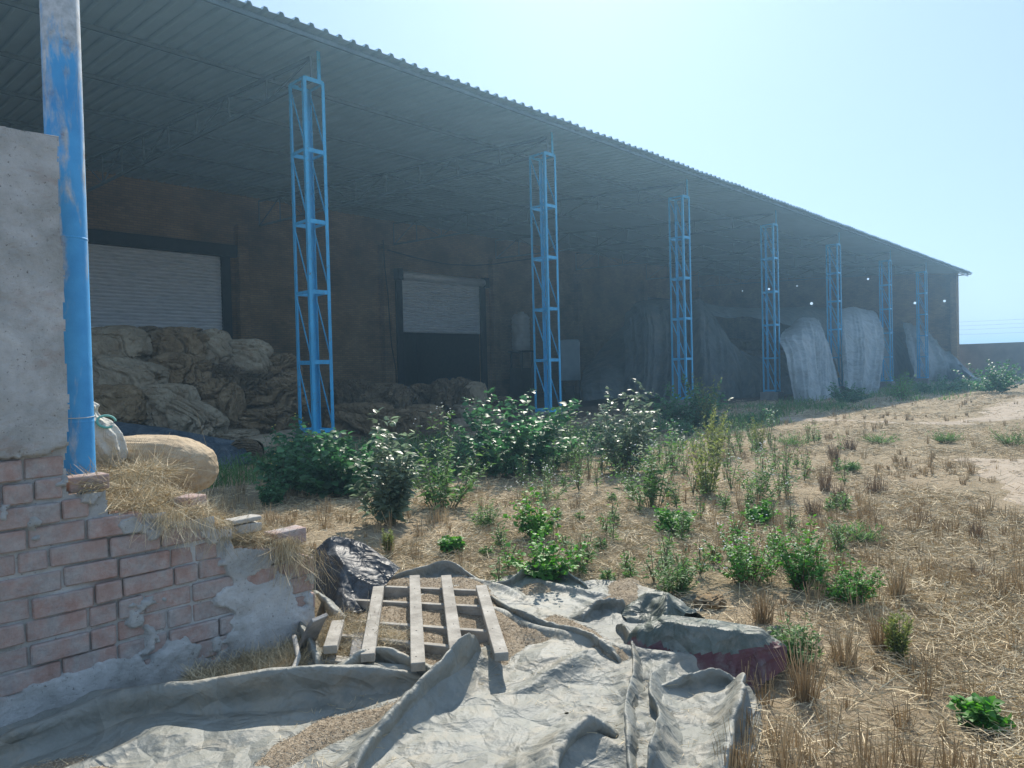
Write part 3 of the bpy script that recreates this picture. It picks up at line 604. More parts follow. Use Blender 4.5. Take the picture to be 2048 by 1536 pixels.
def rect(d0, d1, r0, r1, c):
    D, Rr = np.meshgrid(np.arange(d0, d1, c), np.arange(r0, r1, c), indexing='ij'); return D*E1[0]+Rr*E2[0], D*E1[1]+Rr*E2[1]
def drape(X, Y, c, ex, col, steps=90, seed=2, amp=.054, pinf=.02, lift=.06, g=.0012, f1=2.2, bend=.45, fine=True):
    Z = col(X, Y)+lift+amp*fbm(st3(X*f1, Y*f1), 4, seed); P = np.stack([X, Y, Z], -1); rng = np.random.default_rng(seed)
    pin = rng.random(X.shape) < pinf; pin[0] = pin[-1] = True; pin[:, 0] = pin[:, -1] = True
    P = cloth(P, c/ex, col, steps, 6, pin, .3, bend, g)
    if fine:
        P = upsample(P); pin = np.zeros(P.shape[:2], bool); pin[0] = pin[-1] = True; pin[:, 0] = pin[:, -1] = True
        P[..., 2] += .004*fbm(P*[14, 14, 1], 2, 4); P = cloth(P, c/2/ex, col, 40, 5, pin, .4, .45, .0008)
        P = cloth(P, c/2/ex, col, 8, 5, None, .95, .8, .0003)
    return P
TR = [(rp((0, 1490, .14), (150, 1430, .18), (400, 1412, .20), (620, 1385, .21), (850, 1358, .13)), .085),
      (rp((955, 1345, .24), (880, 1405, .21), (780, 1485, .16), (690, 1570, .1)), .075),
      (rp((640, 1400, .06), (700, 1350, .15), (800, 1360, .11), (900, 1395, .06)), .07),
      (rp((770, 1180, .08), (890, 1170, .11), (960, 1185, .03), (1060, 1170, .11), (1160, 1195, .07), (1250, 1205, .08)), .08),
      (rp((970, 1210, .05), (1050, 1268, .11), (1150, 1308, .13), (1260, 1368, .08)), .08),
      (rp((1250, 1340, .11), (1265, 1430, .11), (1260, 1560, .13)), .07),
      (rp((1320, 1388, .09), (1310, 1470, .11), (1330, 1570, .1)), .06),
      (rp((1150, 1345, .17), (1010, 1410, .05)), .1),
      (rp((1180, 1500, .15), (1090, 1570, .15)), .12),
      (rp((1475, 1398, .12), (1425, 1570, .1)), .07),
      (rp((1090, 1240, .07), (1180, 1260, .06)), .06), (rp((1150, 1200, .06), (1230, 1240, .08)), .07),
      (rp((620, 1310, .10), (640, 1390, .1)), .07), (rp((90, 1500, .05), (420, 1480, .05), (600, 1440, .06)), .08)]
_rg = np.random.default_rng(41)
for _ in range(34):
    _c = E1*_rg.uniform(1.7, 4.6)+E2*_rg.uniform(-2.2, 2.1); _a = _rg.uniform(0, math.pi); _l = _rg.uniform(.15, .5); _v = np.array([math.cos(_a), math.sin(_a)])*_l; _h = _rg.uniform(.03, .075)
    TR.append(([(*(_c-_v), _h*.4), (*_c, _h), (*(_c+_v*_rg.uniform(.5, 1)+_rg.normal(0, .08, 2)), _h*.3)], _rg.uniform(.035, .06)))
def tcol(x, y):
    z = .02+.045*sstep(-.1, .6, fbm(st3(x*2.1, y*2.1), 2, 5))
    for pts, w_ in TR: z = np.maximum(z, .6*ridge(x, y, pts, w_))
    return z
X, Y = rect(1.55, 5.6, -3.0, 2.35, .05)
TP = drape(X, Y, .05, .966, tcol, amp=.07, f1=1.6, pinf=.004, steps=150, bend=.5)
poly = [G(*p)[:2] for p in [(-500, 1640), (-60, 1490), (60, 1455), (200, 1424), (330, 1400), (470, 1380), (590, 1372), (618, 1350), (585, 1300), (625, 1240), (640, 1190), (700, 1190), (770, 1165), (880, 1150), (960, 1170), (1060, 1148), (1150, 1170), (1260, 1175), (1350, 1215), (1450, 1280), (1545, 1345), (1500, 1352), (1478, 1362), (1512, 1425), (1485, 1490), (1440, 1560), (1400, 1700), (-500, 2600)]]
hl = G(1136, 1440); V, F = cut(TP, poly, name='t', holes=[(hl.x, hl.y, .035)])
tp = link('ground_tarpaulin', npmesh('ground_tarpaulin', V, F), MAT['tarp']); tag(tp, 'large dusty pale grey tarpaulin spread in folds over the ground beside the broken brick wall', 'tarpaulin')
smo = tp.modifiers.new('s', 'SUBSURF'); smo.levels = smo.render_levels = 1

def fin(path, lean=1., seed=1, k=30, base=.0, mat='tarp', name='fold'):
    L = [np.array([*G(a, b_)[:2], h, w_]) for a, b_, h, w_ in path]
    def cv(t):
        x = t*(len(L)-1); i = min(int(x), len(L)-2); u = x-i; p0, p1, p2, p3 = [L[min(max(i+q, 0), len(L)-1)] for q in (-1, 0, 1, 2)]
        return .5*(2*p1+(p2-p0)*u+(2*p0-5*p1+4*p2-p3)*u*u+(3*p1-p0-3*p2+p3)*u**3)
    n_ = 110; C = np.array([cv(i/(n_-1)) for i in range(n_)]); T = np.gradient(C[:, :2], axis=0); T /= np.linalg.norm(T, axis=1)[:, None]; N = np.stack([T[:, 1], -T[:, 0]], -1)
    s0 = np.sign((N@(-E1)).mean()) or 1; N *= s0                      # N points to the camera side
    if abs((N@(-E1)).mean()) < .3: N *= np.sign((N@(-E2)).mean())*s0*s0
    prof = np.array([(-3.2, -.22), (-2.4, .02), (-1.7, .16), (-1.1, .36), (-.6, .62), (-.2, .86), (.08, .98), (.28, 1.), (.42, .92), (.44, .74), (.34, .52), (.30, .30), (.42, .13), (.85, .04), (1.5, -.02), (2.3, -.22)])
    pt = np.linspace(0, len(prof)-1, k); pr_ = np.stack([np.interp(pt, range(len(prof)), prof[:, q]) for q in (0, 1)], -1)
    V = np.zeros((n_, k, 3)); tt = np.linspace(0, 1, n_); wv = vnoise(st3(tt*9, 0*tt), seed); wv2 = vnoise(st3(tt*23, 0*tt), seed+4)
    for i in range(n_):
        e = min(1, tt[i]*9, (1-tt[i])*9)**.6; h = C[i, 2]*e*(1+.13*wv[i]+.03*wv2[i]); w_ = C[i, 3]*(.45+.55*e)*(1+.08*wv2[i])
        off = (pr_[:, 0]+.25*wv[i]*pr_[:, 1])*w_*(.5+.5*lean if lean >= 0 else 1)
        V[i, :, :2] = C[i, :2]+N[i]*off[:, None]; V[i, :, 2] = base+.012+pr_[:, 1]*h
    V += .009*np.stack([fbm(V*8+q*5, 4, seed+q) for q in range(3)], -1); c_ = V[..., 0]*0
    # sharp creases running across the fold
    cr_ = np.abs(vnoise(st3(tt[:, None]*26+np.linspace(0, 2.2, k)[None]*.8, np.linspace(0, 1.2, k)[None]+0*tt[:, None]), seed+9)); V[..., 2] += .16*np.minimum(.03, cr_*.06)*(pr_[:, 1] > .05)
    o = link(name, npmesh(name, V, gridF(n_, k)), MAT[mat], tp); sb = o.modifiers.new('s', 'SUBSURF'); sb.levels = sb.render_levels = 1; return o
fin([(-60, 1540, .10, .10), (80, 1505, .13, .12), (250, 1458, .17, .13), (430, 1432, .17, .12), (620, 1408, .17, .11), (760, 1390, .13, .08), (880, 1372, .05, .04)], seed=3)
fin([(640, 1400, .05, .05), (700, 1368, .12, .07), (760, 1350, .14, .07), (830, 1362, .11, .06), (915, 1392, .05, .04)], seed=5)
fin([(690, 1590, .08, .06), (770, 1500, .13, .065), (850, 1430, .18, .06), (920, 1376, .22, .05), (962, 1342, .19, .045)], seed=7)
fin([(765, 1172, .09, .05), (830, 1166, .10, .05), (900, 1160, .13, .05), (960, 1176, .05, .04), (1010, 1182, .06, .04), (1065, 1162, .12, .05), (1120, 1160, .09, .05), (1180, 1185, .05, .04)], seed=9)
fin([(965, 1200, .05, .05), (1030, 1248, .09, .05), (1100, 1280, .10, .05), (1180, 1310, .11, .05), (1250, 1350, .09, .05)], seed=11)
fin([(1235, 1265, .08, .05), (1262, 1300, .09, .05), (1272, 1370, .10, .045), (1258, 1450, .10, .045), (1262, 1600, .12, .05)], seed=13, lean=.6)
fin([(1330, 1350, .07, .04), (1305, 1420, .10, .045), (1325, 1490, .11, .045), (1300, 1600, .12, .05)], seed=15, lean=.6)
fin([(1160, 1252, .05, .05), (1200, 1232, .10, .05), (1255, 1230, .08, .05)], seed=17)
fin([(1085, 1620, .10, .10), (1120, 1540, .12, .10), (1180, 1496, .12, .08), (1245, 1500, .05, .06)], seed=19)
fin([(1440, 1590, .09, .06), (1462, 1500, .11, .06), (1480, 1420, .12, .05), (1478, 1380, .06, .04)], seed=21)
fin([(1300, 1400, .04, .04), (1370, 1385, .07, .04), (1440, 1378, .08, .045), (1490, 1392, .04, .04)], seed=27)
fin([(590, 1240, .10, .06), (612, 1300, .12, .06), (640, 1360, .10, .05)], seed=29, lean=.6)
fin([(635, 1215, .10, .07), (660, 1245, .13, .07), (690, 1262, .06, .05)], seed=31)

# grain husk lying in the hollows of the sheet
GP = [[(1195, 1215), (1225, 1175), (1265, 1168), (1275, 1215), (1215, 1245)], [(1040, 1290), (1100, 1235), (1180, 1262), (1240, 1300), (1255, 1345), (1180, 1310), (1090, 1290)],
      [(640, 1300), (700, 1170), (960, 1170), (1060, 1290), (1000, 1350), (900, 1350), (820, 1360), (690, 1330)], [(480, 1560), (560, 1490), (660, 1440), (780, 1418), (870, 1405), (790, 1440), (690, 1480), (560, 1560)],
      [(1235, 1295), (1262, 1310), (1258, 1350), (1240, 1345)], [(0, 1580), (60, 1545), (190, 1530), (260, 1580)], [(1030, 1190), (1080, 1172), (1095, 1188), (1050, 1204)], [(1318, 1490), (1340, 1492), (1345, 1520), (1325, 1515)]]
from bisect import bisect
def grain():
    X, Y = rect(1.6, 5.2, -2.6, 2.2, .02)
    # sheet height sampled by splatting the solved cloth
    d0, r0, c = 1.5, -3.1, .05; H = np.full((90, 115), -9.)
    Q = TP.reshape(-1, 3); di = ((Q[:, 0]*E1[0]+Q[:, 1]*E1[1]-d0)/c).astype(int); ri = ((Q[:, 0]*E2[0]+Q[:, 1]*E2[1]-r0)/c).astype(int)
    S = np.zeros((90, 115)); N = np.zeros((90, 115)); ok = (di >= 0) & (di < 90) & (ri >= 0) & (ri < 115); np.add.at(S, (di[ok], ri[ok]), Q[ok, 2]); np.add.at(N, (di[ok], ri[ok]), 1); S /= np.maximum(N, 1)
    K = S.copy()
    for _ in range(3): K[1:-1, 1:-1] = (K[:-2, 1:-1]+K[2:, 1:-1]+K[1:-1, :-2]+K[1:-1, 2:]+K[1:-1, 1:-1])/5
    di = np.clip(((X*E1[0]+Y*E1[1]-d0)/c), 0, 88.9); ri = np.clip(((X*E2[0]+Y*E2[1]-r0)/c), 0, 113.9); a, b_ = di.astype(int), ri.astype(int); u, v = di-a, ri-b_
    Z = (K[a, b_]*(1-u)*(1-v)+K[a+1, b_]*u*(1-v)+K[a, b_+1]*(1-u)*v+K[a+1, b_+1]*u*v)
    q = np.stack([X, Y], -1).reshape(-1, 2)+.05*np.stack([fbm(st3(X*3, Y*3), 4, 1), fbm(st3(X*3+9, Y*3), 4, 2)], -1).reshape(-1, 2)
    msk = np.zeros(len(q), bool)
    for g in GP: msk |= inpoly(q, np.array([G(*p)[:2] for p in g]))
    M = msk.reshape(X.shape).astype(float)
    for _ in range(9): M[1:-1, 1:-1] = (M[:-2, 1:-1]+M[2:, 1:-1]+M[1:-1, :-2]+M[1:-1, 2:]+M[1:-1, 1:-1])/5
    Z = np.minimum(Z, .09)+.05*M-.028+.014*fbm(st3(X*9, Y*9), 4, 6)
    F = gridF(*X.shape); F = F[(M.reshape(-1)[F]).min(1) > .12]; V = np.stack([X, Y, Z], -1).reshape(-1, 3); used = np.unique(F); mp = np.zeros(len(V), int); mp[used] = np.arange(len(used))
    o = link('spilled_husk', npmesh('spilled_husk', V[used], mp[F]), MAT['grain']); tag(o, 'brown grain husk lying in the hollows of the tarpaulin and under the pallet', 'husk', kind='stuff')
    Vs = V[used]; return Vs
GV = grain(); GV = GV[RNG.random(len(GV)) < 1]

# black crumpled sheet at the end of the wall
def bcol(x, y):
    z = zg(x, y)*0
    for pts, w_ in [(rp((630, 1190, .30), (665, 1185, .40), (715, 1180, .38), (765, 1190, .26)), .36), (rp((650, 1205, .2), (700, 1240, .14)), .16), (rp((745, 1160, .34), (755, 1215, .16)), .10), (rp((640, 1160, .4), (690, 1215, .3)), .12)]: z = np.maximum(z, ridge(x, y, pts, w_))
    return z
X, Y = rect(3.0, 4.9, -1.75, -.55, .03); PB = drape(X, Y, .03, .925, bcol, seed=7, amp=.11, f1=4.5, lift=.04, pinf=.01)
V, F = cut(PB, [G(*p)[:2] for p in [(590, 1190), (600, 1115), (640, 1080), (740, 1085), (815, 1140), (790, 1195), (760, 1215), (740, 1240), (690, 1250), (620, 1235)]], amp=.08)
o = link('black_plastic_sheet', npmesh('black_plastic_sheet', V, F), MAT['tarpblack']); tag(o, 'glossy black crumpled plastic sheet heaped between the wall end and the pallet', 'plastic sheet')
o.modifiers.new('s', 'SUBSURF').render_levels = 1
# pale flap of tarpaulin between wall end and black sheet
def fcol(x, y):
    z = 0*x
    for pts, w_ in [(rp((628, 1230, .12), (650, 1270, .2), (690, 1290, .06)), .16)]: z = np.maximum(z, ridge(x, y, pts, w_))
    return z
# green-grey folded part with a maroon underside: a thick rolled-over fold
def hump(name, a, b_, hgt, wid, label, seed, n_=90, k=46, turns=(-.35, 1.28), mat='tarpgreen', lean=.25):
    A, C = G(*a), G(*b_); d = (C-A).normalized(); s_ = Vector((d.y, -d.x, 0)); 
    if s_.dot(Vector((-.7, -.7, 0))) < 0: s_ = -s_                  # towards the camera
    V = np.zeros((n_, k, 3))
    for i in range(n_):
        t = i/(n_-1); p_ = A.lerp(C, t); env = (math.sin(math.pi*min(1, .12+t*.86)))**.45*(1+.18*vnoise([t*4, 0, 0], seed))
        for j in range(k):
            th = math.pi*(turns[0]+(turns[1]-turns[0])*j/(k-1)); r = 1+.10*vnoise([t*6, j*.06, 1], seed+1)
            y = -math.cos(th)*wid*env*r; z = max(math.sin(th), -.35)*hgt*env*r
            y += lean*wid*max(z, 0)/hgt
            q = p_+s_*y; V[i, j] = (q.x+.02*vnoise([t*9, j*.1, 3], seed), q.y+.02*vnoise([t*9, j*.1, 7], seed), max(.015, z+.02))
    V += .016*np.stack([fbm(V*7+q*5, 4, seed+q) for q in range(3)], -1)
    V[..., 2] = np.maximum(V[..., 2], .012)
    return V
def folded():
    t = empty('folded_tarpaulin', 'green-grey tarpaulin hump folded over, maroon underside in shadow, right of the ground sheet', 'tarpaulin', G(1430, 1290))
    def g2(px, py, z, up=None): q = G(px, py, z if up is None else up); return (q.x, q.y, z)
    C1 = [g2(*a) for a in ((1296, 1252, .17), (1340, 1236, .215), (1430, 1246, .22), (1505, 1258, .21), (1540, 1284, .16))]
    def c1(x, y):
        z = 0*x
        for i in range(len(C1)-1):
            (ax, ay, ah), (bx, by, bh) = C1[i], C1[i+1]; dx, dy = bx-ax, by-ay; L2 = dx*dx+dy*dy; q = np.clip(((x-ax)*dx+(y-ay)*dy)/L2, 0, 1); d = np.hypot(x-ax-q*dx, y-ay-q*dy); h = ah+(bh-ah)*q
            z = np.maximum(z, h*sstep(.15, .05, d))
        return np.maximum(z, ridge(x, y, [g2(1480, 1266, .20), g2(1470, 1345, .05)], .08))
    X, Y = rect(2.7, 4.0, .25, 2.15, .025); P = drape(X, Y, .025, .90, c1, seed=17, amp=.09, f1=5., steps=130, pinf=.004, lift=.05, g=.0014)
    V, F = cut(P, [G(*p)[:2] for p in [(1250, 1270), (1290, 1215), (1380, 1195), (1530, 1205), (1580, 1290), (1572, 1365), (1500, 1388), (1400, 1390), (1320, 1372), (1262, 1330)]], amp=.03)
    o = link('rolled_fold', npmesh('rolled_fold', V, F), [MAT['tarpgreen'], MAT['maroon']], t)
    cen = V[F].mean(1); dc = np.full(len(cen), 9.)
    for i in range(len(C1)-1):
        (ax, ay, ah), (bx, by, bh) = C1[i], C1[i+1]; dx, dy = bx-ax, by-ay; L = math.hypot(dx, dy); q = np.clip(((cen[:, 0]-ax)*dx+(cen[:, 1]-ay)*dy)/L/L, 0, 1); d = np.hypot(cen[:, 0]-ax-q*dx, cen[:, 1]-ay-q*dy); sd_ = ((cen[:, 0]-ax)*dy-(cen[:, 1]-ay)*dx)/L
        k = d < np.abs(dc); dc = np.where(k, np.where(sd_ > 0, d, -d), dc)
    nr = np.cross(V[F[:, 2]]-V[F[:, 0]], V[F[:, 3]]-V[F[:, 1]]); nr /= np.linalg.norm(nr, axis=1)[:, None]+1e-9
    cr_, cd_ = zip(*sorted((a*E2[0]+b_*E2[1], a*E1[0]+b_*E1[1]) for a, b_, _ in C1)); front = cen[:, 0]*E1[0]+cen[:, 1]*E1[1] < np.interp(cen[:, 0]*E2[0]+cen[:, 1]*E2[1], cr_, cd_)-.02
    o.data.polygons.foreach_set('material_index', (front & (np.abs(nr[:, 2]) < .93) & (cen[:, 2]+.12*fbm(cen*3, 3, 9) < .155)).astype(np.int32))
    C2 = [g2(*a) for a in ((1272, 1205, .10), (1295, 1182, .15), (1335, 1184, .15), (1372, 1212, .12), (1405, 1232, .08))]
    def c2(x, y): return np.maximum(ridge(x, y, C2, .16), ridge(x, y, [g2(1335, 1180, .22), g2(1330, 1230, .12)], .07))
    X, Y = rect(3.4, 4.6, .35, 1.6, .025); P = drape(X, Y, .025, .90, c2, seed=23, amp=.07, f1=5., steps=110, pinf=.004, lift=.04, g=.0014)
    V, F = cut(P, [G(*p)[:2] for p in [(1240, 1240), (1258, 1180), (1300, 1150), (1350, 1160), (1405, 1205), (1430, 1245), (1340, 1275), (1275, 1268)]], amp=.03)
    link('bunched_fold', npmesh('bunched_fold', V, F), MAT['tarpgreen'], t)
    for ob in t.children:
        sb = ob.modifiers.new('u', 'SUBSURF'); sb.levels = sb.render_levels = 1
MAT['maroon'] = clothmat('maroon_tarp_back', 4., (.085, .035, .04), (.14, .06, .062), dust=(.17, .15, .135), rough=.6, wr=.01)
folded()

# ------------------------------------------------------------------ pallet
def pallet():
    t = empty('wooden_pallet', 'broken sun-bleached wooden pallet lying on the tarpaulin, slats pointing away from the camera', 'pallet', G(850, 1240))
    def gz(px, py, z): q = G(px, py, z); return Vector((q.x, q.y, z))
    sl = [((735, 1308), (757, 1172), .15, .16), ((836, 1326), (829, 1150), .15, .165), ((914, 1306), (892, 1150), .15, .165), ((1003, 1306), (962, 1170), .15, .16), ((660, 1292), (676, 1240), .14, .145)]
    for i, (a, b_, z0, z1) in enumerate(sl):
        s = B(); p, q = gz(*a, z0), gz(*b_, z1); s.bar(p-Vector((0, 0, .02)), q-Vector((0, 0, .02)), .068, .042)
        s.build('slat', MAT['wood'], t, bevel=.003, seg=1)
        nl = B()
        for k in (.06, .3, .55, .8):
            c = p.lerp(q, k)+Vector((random.uniform(-.012, .012), random.uniform(-.012, .012), 0)); nl.tube([c-Vector((0, 0, .004)), c+Vector((0, 0, .002))], .004, 6)
        if i < 4: nl.build('nail', MAT['wire'], t)
    for a, b_, z in (((768, 1172), (958, 1180), .115), ((690, 1198), (968, 1212), .11), ((700, 1240), (985, 1262), .105), ((672, 1268), (945, 1296), .105)):
        s = B(); p, q = gz(*a, z), gz(*b_, z); s.bar(p-Vector((0, 0, .045)), q-Vector((0, 0, .045)), .035, .09); s.build('stringer', MAT['wood'], t, bevel=.003, seg=1)
    s = B(); p, q = gz(655, 1318, .055), gz(880, 1342, .05); s.bar(p, q, .07, .02); s.build('bottom_board', MAT['wood'], t, bevel=.002, seg=1)
    s = B(); p = gz(722, 1266, .10); q = gz(716, 1312, .09); s.bar(p-Vector((0, 0, .03)), q-Vector((0, 0, .03)), .085, .07); s.build('block', MAT['wooddark'], t, bevel=.004, seg=1)
pallet()
def planks():
    p, q = G(640, 1235, .25), G(603, 1305, .03); p.z, q.z = .25, .03; s = B(); s.bar(p, q, .10, .02); o = s.build('weathered_plank', MAT['wooddark'], bevel=.002, seg=1, sub=4, jit=.008); tag(o, 'short weathered grey plank leaning on the wall end left of the pallet', 'plank')
    s = B(); pts = [G(*a) for a in ((590, 1330), (598, 1350), (584, 1372), (577, 1400))]; s.tube([(p_.x, p_.y, .03+h) for p_, h in zip(pts, (.12, .06, .03, .0))], [.012, .014, .014, .01], 7); o = s.build('bent_stick', MAT['rubble'], smooth=True); tag(o, 'pale curved stick in the straw between the plank and the long tarpaulin fold', 'stick')
planks()

# ------------------------------------------------------------------ broken wall
WALLY = 3.6
def wtop(x): return np.interp(x, [.0, .895, .90, 1.05, 1.055, 1.12, 1.125, 1.30, 1.305, 1.53, 1.535, 1.62, 1.63, 1.66, 1.92, 2.10], [2.575, 2.575, 1.0, 1.0, .89, .89, .875, .86, .80, .80, .73, .72, .62, .62, .55, .46])
def wall():
    t = empty('broken_brick_wall', 'ruined half-plastered brick wall stepping down to a low end, in the left foreground', 'brick wall', (1., WALLY, 0))
    bw = B(); rng = random.Random(4); ch = .1005; z = -.02; row = 0; XL, XR = -.9, 2.10
    def brickbox(x0, x1, y0, y1, z0, z1): bw.box((x0, y0, z0), (x1, y1, z1))
    while z < 2.55:
        x = XL-(.12 if row % 2 else 0); tall = z
        while x < XR:
            L = .235 if rng.random() < .68 else .115; L *= rng.uniform(.95, 1.04); x1 = min(x+L, XR+rng.uniform(-.01, .012)); xm = (x+x1)/2
            if x1-x > .05 and z+ch*.75 < wtop(xm)+.03 and (xm < .86 or z < 1.0):
                if z+ch > 1.02 and x1 > .90: x1 = .885+rng.uniform(-.02, .012)
                if x1-x > .03:
                    dy = rng.uniform(-.010, .014); a = rng.uniform(-.006, .006)
                    brickbox(x+.004, x1-.005, WALLY+dy, WALLY+.22, z+.004+a, z+ch-.009+a)
            x = x1+.001
        z += ch; row += 1
    o = bw.build('brickwork', MAT['brick'], t, bevel=.006, seg=1, smooth=False, sub=0, jit=.007, seed=3)
    # plaster / mortar face: one thick worn coat
    xs_ = np.arange(XL, XR+.001, .0075); zs = np.arange(0-.03, 2.575, .0075); X, Z = np.meshgrid(xs_, zs, indexing='ij')
    n1 = fbm(st3(X*2.4, Z*3.2), 5, 31); n2 = fbm(st3(X*9, Z*11), 4, 37)
    cov = n1*1.35+.95*n2-.13
    cov += 2.4*sstep(1.12, 1.24, Z+.06*n2)                       # solid coat on the tall part
    cov += .45*np.exp(-((X-.98)**2/.02+(Z-1.10)**2/.02))
    cov += .75*sstep(.30, .14, Z-.12*n1)*(1)                    # rendered plinth
    cov += .8*sstep(1.40, 1.62, X+.1*n1)*sstep(2.02, 1.9, X)*sstep(.46, .36, Z+.2*(X-1.6)+.08*n2) 
    cov -= .55*np.exp(-((X-1.25)**2/.10+(Z-.62)**2/.035)); cov -= .5*np.exp(-((X-.75)**2/.03+(Z-.75)**2/.10)); cov -= .35*sstep(.82, .88, X)*sstep(1.3, 1.4, Z)*(n2 > .1)
    cov -= .7*np.exp(-((X-1.06)**2/.0016+(Z-.93)**2/.05)); cov -= 1.6*sstep(.50, .66, X+.3*n1)*sstep(1.40, 1.28, Z)*sstep(1.05, 1.15, Z)
    k = sstep(-.05, .10, cov-.02)
    thick = -.018+.032*k+.004*n2+.003*fbm(st3(X*28, Z*28), 3, 9)+.006*sstep(.3, .8, cov)
    Yp = WALLY-thick; F = gridF(*X.shape); V = np.stack([X+.004*n2, Yp, Z], -1).reshape(-1, 3)
    C = V[F].mean(1); wob = .018*fbm(st3(C[:, 0]*6, C[:, 2]*9), 4, 77); tallpart = C[:, 0]+wob*1.5 < .893
    ok = (C[:, 2]+wob < wtop(np.minimum(C[:, 0], 2.1)) - .004) & (tallpart | (C[:, 2] < 1.0)) & (C[:, 0] < 2.085+wob)
    ok |= (C[:, 0]+wob*1.5 < .893) & (C[:, 2] < 2.572)
    F = F[ok]; used = np.unique(F); mp = np.zeros(len(V), int); mp[used] = np.arange(len(used))
    p = link('plaster', npmesh('plaster', V[used], mp[F][:, ::-1]), MAT['plaster'], t)
    core = B(); core.box((XL, WALLY+.035, -.1), (.85, WALLY+.21, 2.56)); core.box((.85, WALLY+.035, -.1), (1.5, WALLY+.21, .74)); core.box((1.5, WALLY+.035, -.1), (2.06, WALLY+.21, .43)); core.build('mortar_core', MAT['plaster'], t)
    cp = B(); cp.box((XL, WALLY-.016, 2.555), (.90, WALLY+.225, 2.578)); cp.build('cap', MAT['plaster'], t, sub=12, jit=.009, bevel=0, smooth=True)
wall()
def loose_brick(c, rot, size, label, mat='brick', seed=1, jit=.006, name='loose_brick', cat='brick', tilt=0):
    b_ = B(); s = Vector(size)/2; b_.box(-s, s); me = b_.mesh(name, bevel=.008, seg=2, sub=2, jit=jit, seed=seed, smooth=True); o = link(name, me, MAT[mat]); o.location = c; o.rotation_euler = (tilt, 0, rot); tag(o, label, cat); return o
loose_brick((1.985, 3.71, .595), .08, (.21, .11, .085), 'loose whole brick lying on the lowest step at the end of the broken wall')
loose_brick((1.72, 3.74, .685), -.1, (.22, .13, .05), 'flat pale stone slab resting in the straw on the broken wall', 'rubble', 3, .012, 'stone_slab', 'stone')
loose_brick((1.74, 3.72, .732), .15, (.18, .10, .025), 'thin stone flake lying on top of the flat pale slab', 'rubble', 5, .008, 'stone_flake', 'stone')
loose_brick((.99, 3.70, 1.035), .05, (.17, .11, .07), 'loose brick on the high step of the broken wall right beneath the blue pole', 'brick', 6)
loose_brick((1.50, 3.80, .86), .5, (.12, .11, .06), 'half brick sticking out of the straw on the middle step of the broken wall', 'brick', 8)
# earth and straw heap held back by the wall
def mound(x, y):
    t = np.clip(wtop(x)*1., 0, .98); tx = np.interp(x, [-1, .9, 1.1, 1.5, 1.7, 2.1, 2.5], [.97, .97, .93, .84, .68, .52, .2])
    return np.where(y < 3.84, np.minimum(wtop(x)-.05, .97), tx*sstep(5.9, 4.7, y)*sstep(2.45, 2.0, x))*np.where((x > 2.06) & (y < 3.84), -1, 1)+.025*fbm(st3(x*3, y*3), 4, 5)
X, Y = np.meshgrid(np.arange(-1., 2.9, .04), np.arange(3.64, 6.2, .03), indexing='ij')
o = link('earth_heap', npmesh('earth_heap', np.stack([X, Y, np.maximum(mound(X, Y), -.05)], -1), gridF(*X.shape)), MAT['ground']); tag(o, kind='structure')
# ------------------------------------------------------------------ pole
def pole():
    x, y, r = 1.018, 3.945, .083; t = empty('blue_steel_pole', 'thick round blue steel pole with flaking paint standing behind the broken wall', 'pole', (x, y, .93))
    for i, (a, c) in enumerate(((.88, 1.306), (1.306, 2.197), (2.197, 5.2))):
        s = B(); s.tube([(x, y, a), (x, y, c)], r, 48, cap=False); s.build('pipe_section', MAT['pole'], t, smooth=False)
        ob = COL.objects[-1]
    for z, e in ((1.306, .001), (2.197, .0022)):
        s = B(); s.tube([(x, y, z-.006), (x, y, z), (x, y, z+.006)], [r+.0002, r+e, r+.0002], 48); s.build('weld_ring', MAT['pole'], t)
    s = B(); pts = [(x+(r+.003)*math.cos(q), y+(r+.003)*math.sin(q), 1.335+.008*math.sin(q)) for q in np.linspace(0, 2*math.pi, 33)]; s.tube(pts, .002, 5); s.build('wire_tie', MAT['string'], t)
pole()
for ob in bpy.data.objects:
    if ob.name.startswith('pipe_section'):
        for p in ob.data.polygons: p.use_smooth = len(p.vertices) == 4
# ------------------------------------------------------------------ bags on the heap
def fullbag():
    c = WY(300, 925, 4.85); V, F = ICO[6]; U = V.copy(); L, W, H = .84, .46, .40
    U = np.sign(U)*np.abs(U)**np.array([.80, .8, .8]); x = U[:, 0]
    U *= np.array([L, W, H])/2*1.0; taper = 1-.25*sstep(.2, -1, x); U[:, 1] *= taper; U[:, 2] *= taper
    w = V+.15*np.stack([fbm(V*2+k*9, 3, k) for k in range(3)], -1); q = np.stack([w[:, 0]*1.2, w[:, 1]*9, w[:, 2]*9], -1)
    U += V*(.022*(1-np.abs(vnoise(q, 4)))**2*(sstep(-.2, -.9, x)*1.6+.25))[:, None]+.02*V*fbm(V*2.2, 3, 6)[:, None]
    U[:, 2] -= .10*(x*.5+.5)**2-.0
    a = math.radians(-50); cr, sr = math.cos(a), math.sin(a); U = np.stack([U[:, 0]*cr-U[:, 1]*sr, U[:, 0]*sr+U[:, 1]*cr, U[:, 2]], -1)
    o = link('full_grain_sack', npmesh('full_grain_sack', U, F), MAT['jute']); o.location = c; tag(o, 'full bulging golden jute sack lying in sunlight on the straw behind the broken wall', 'sack')
fullbag()
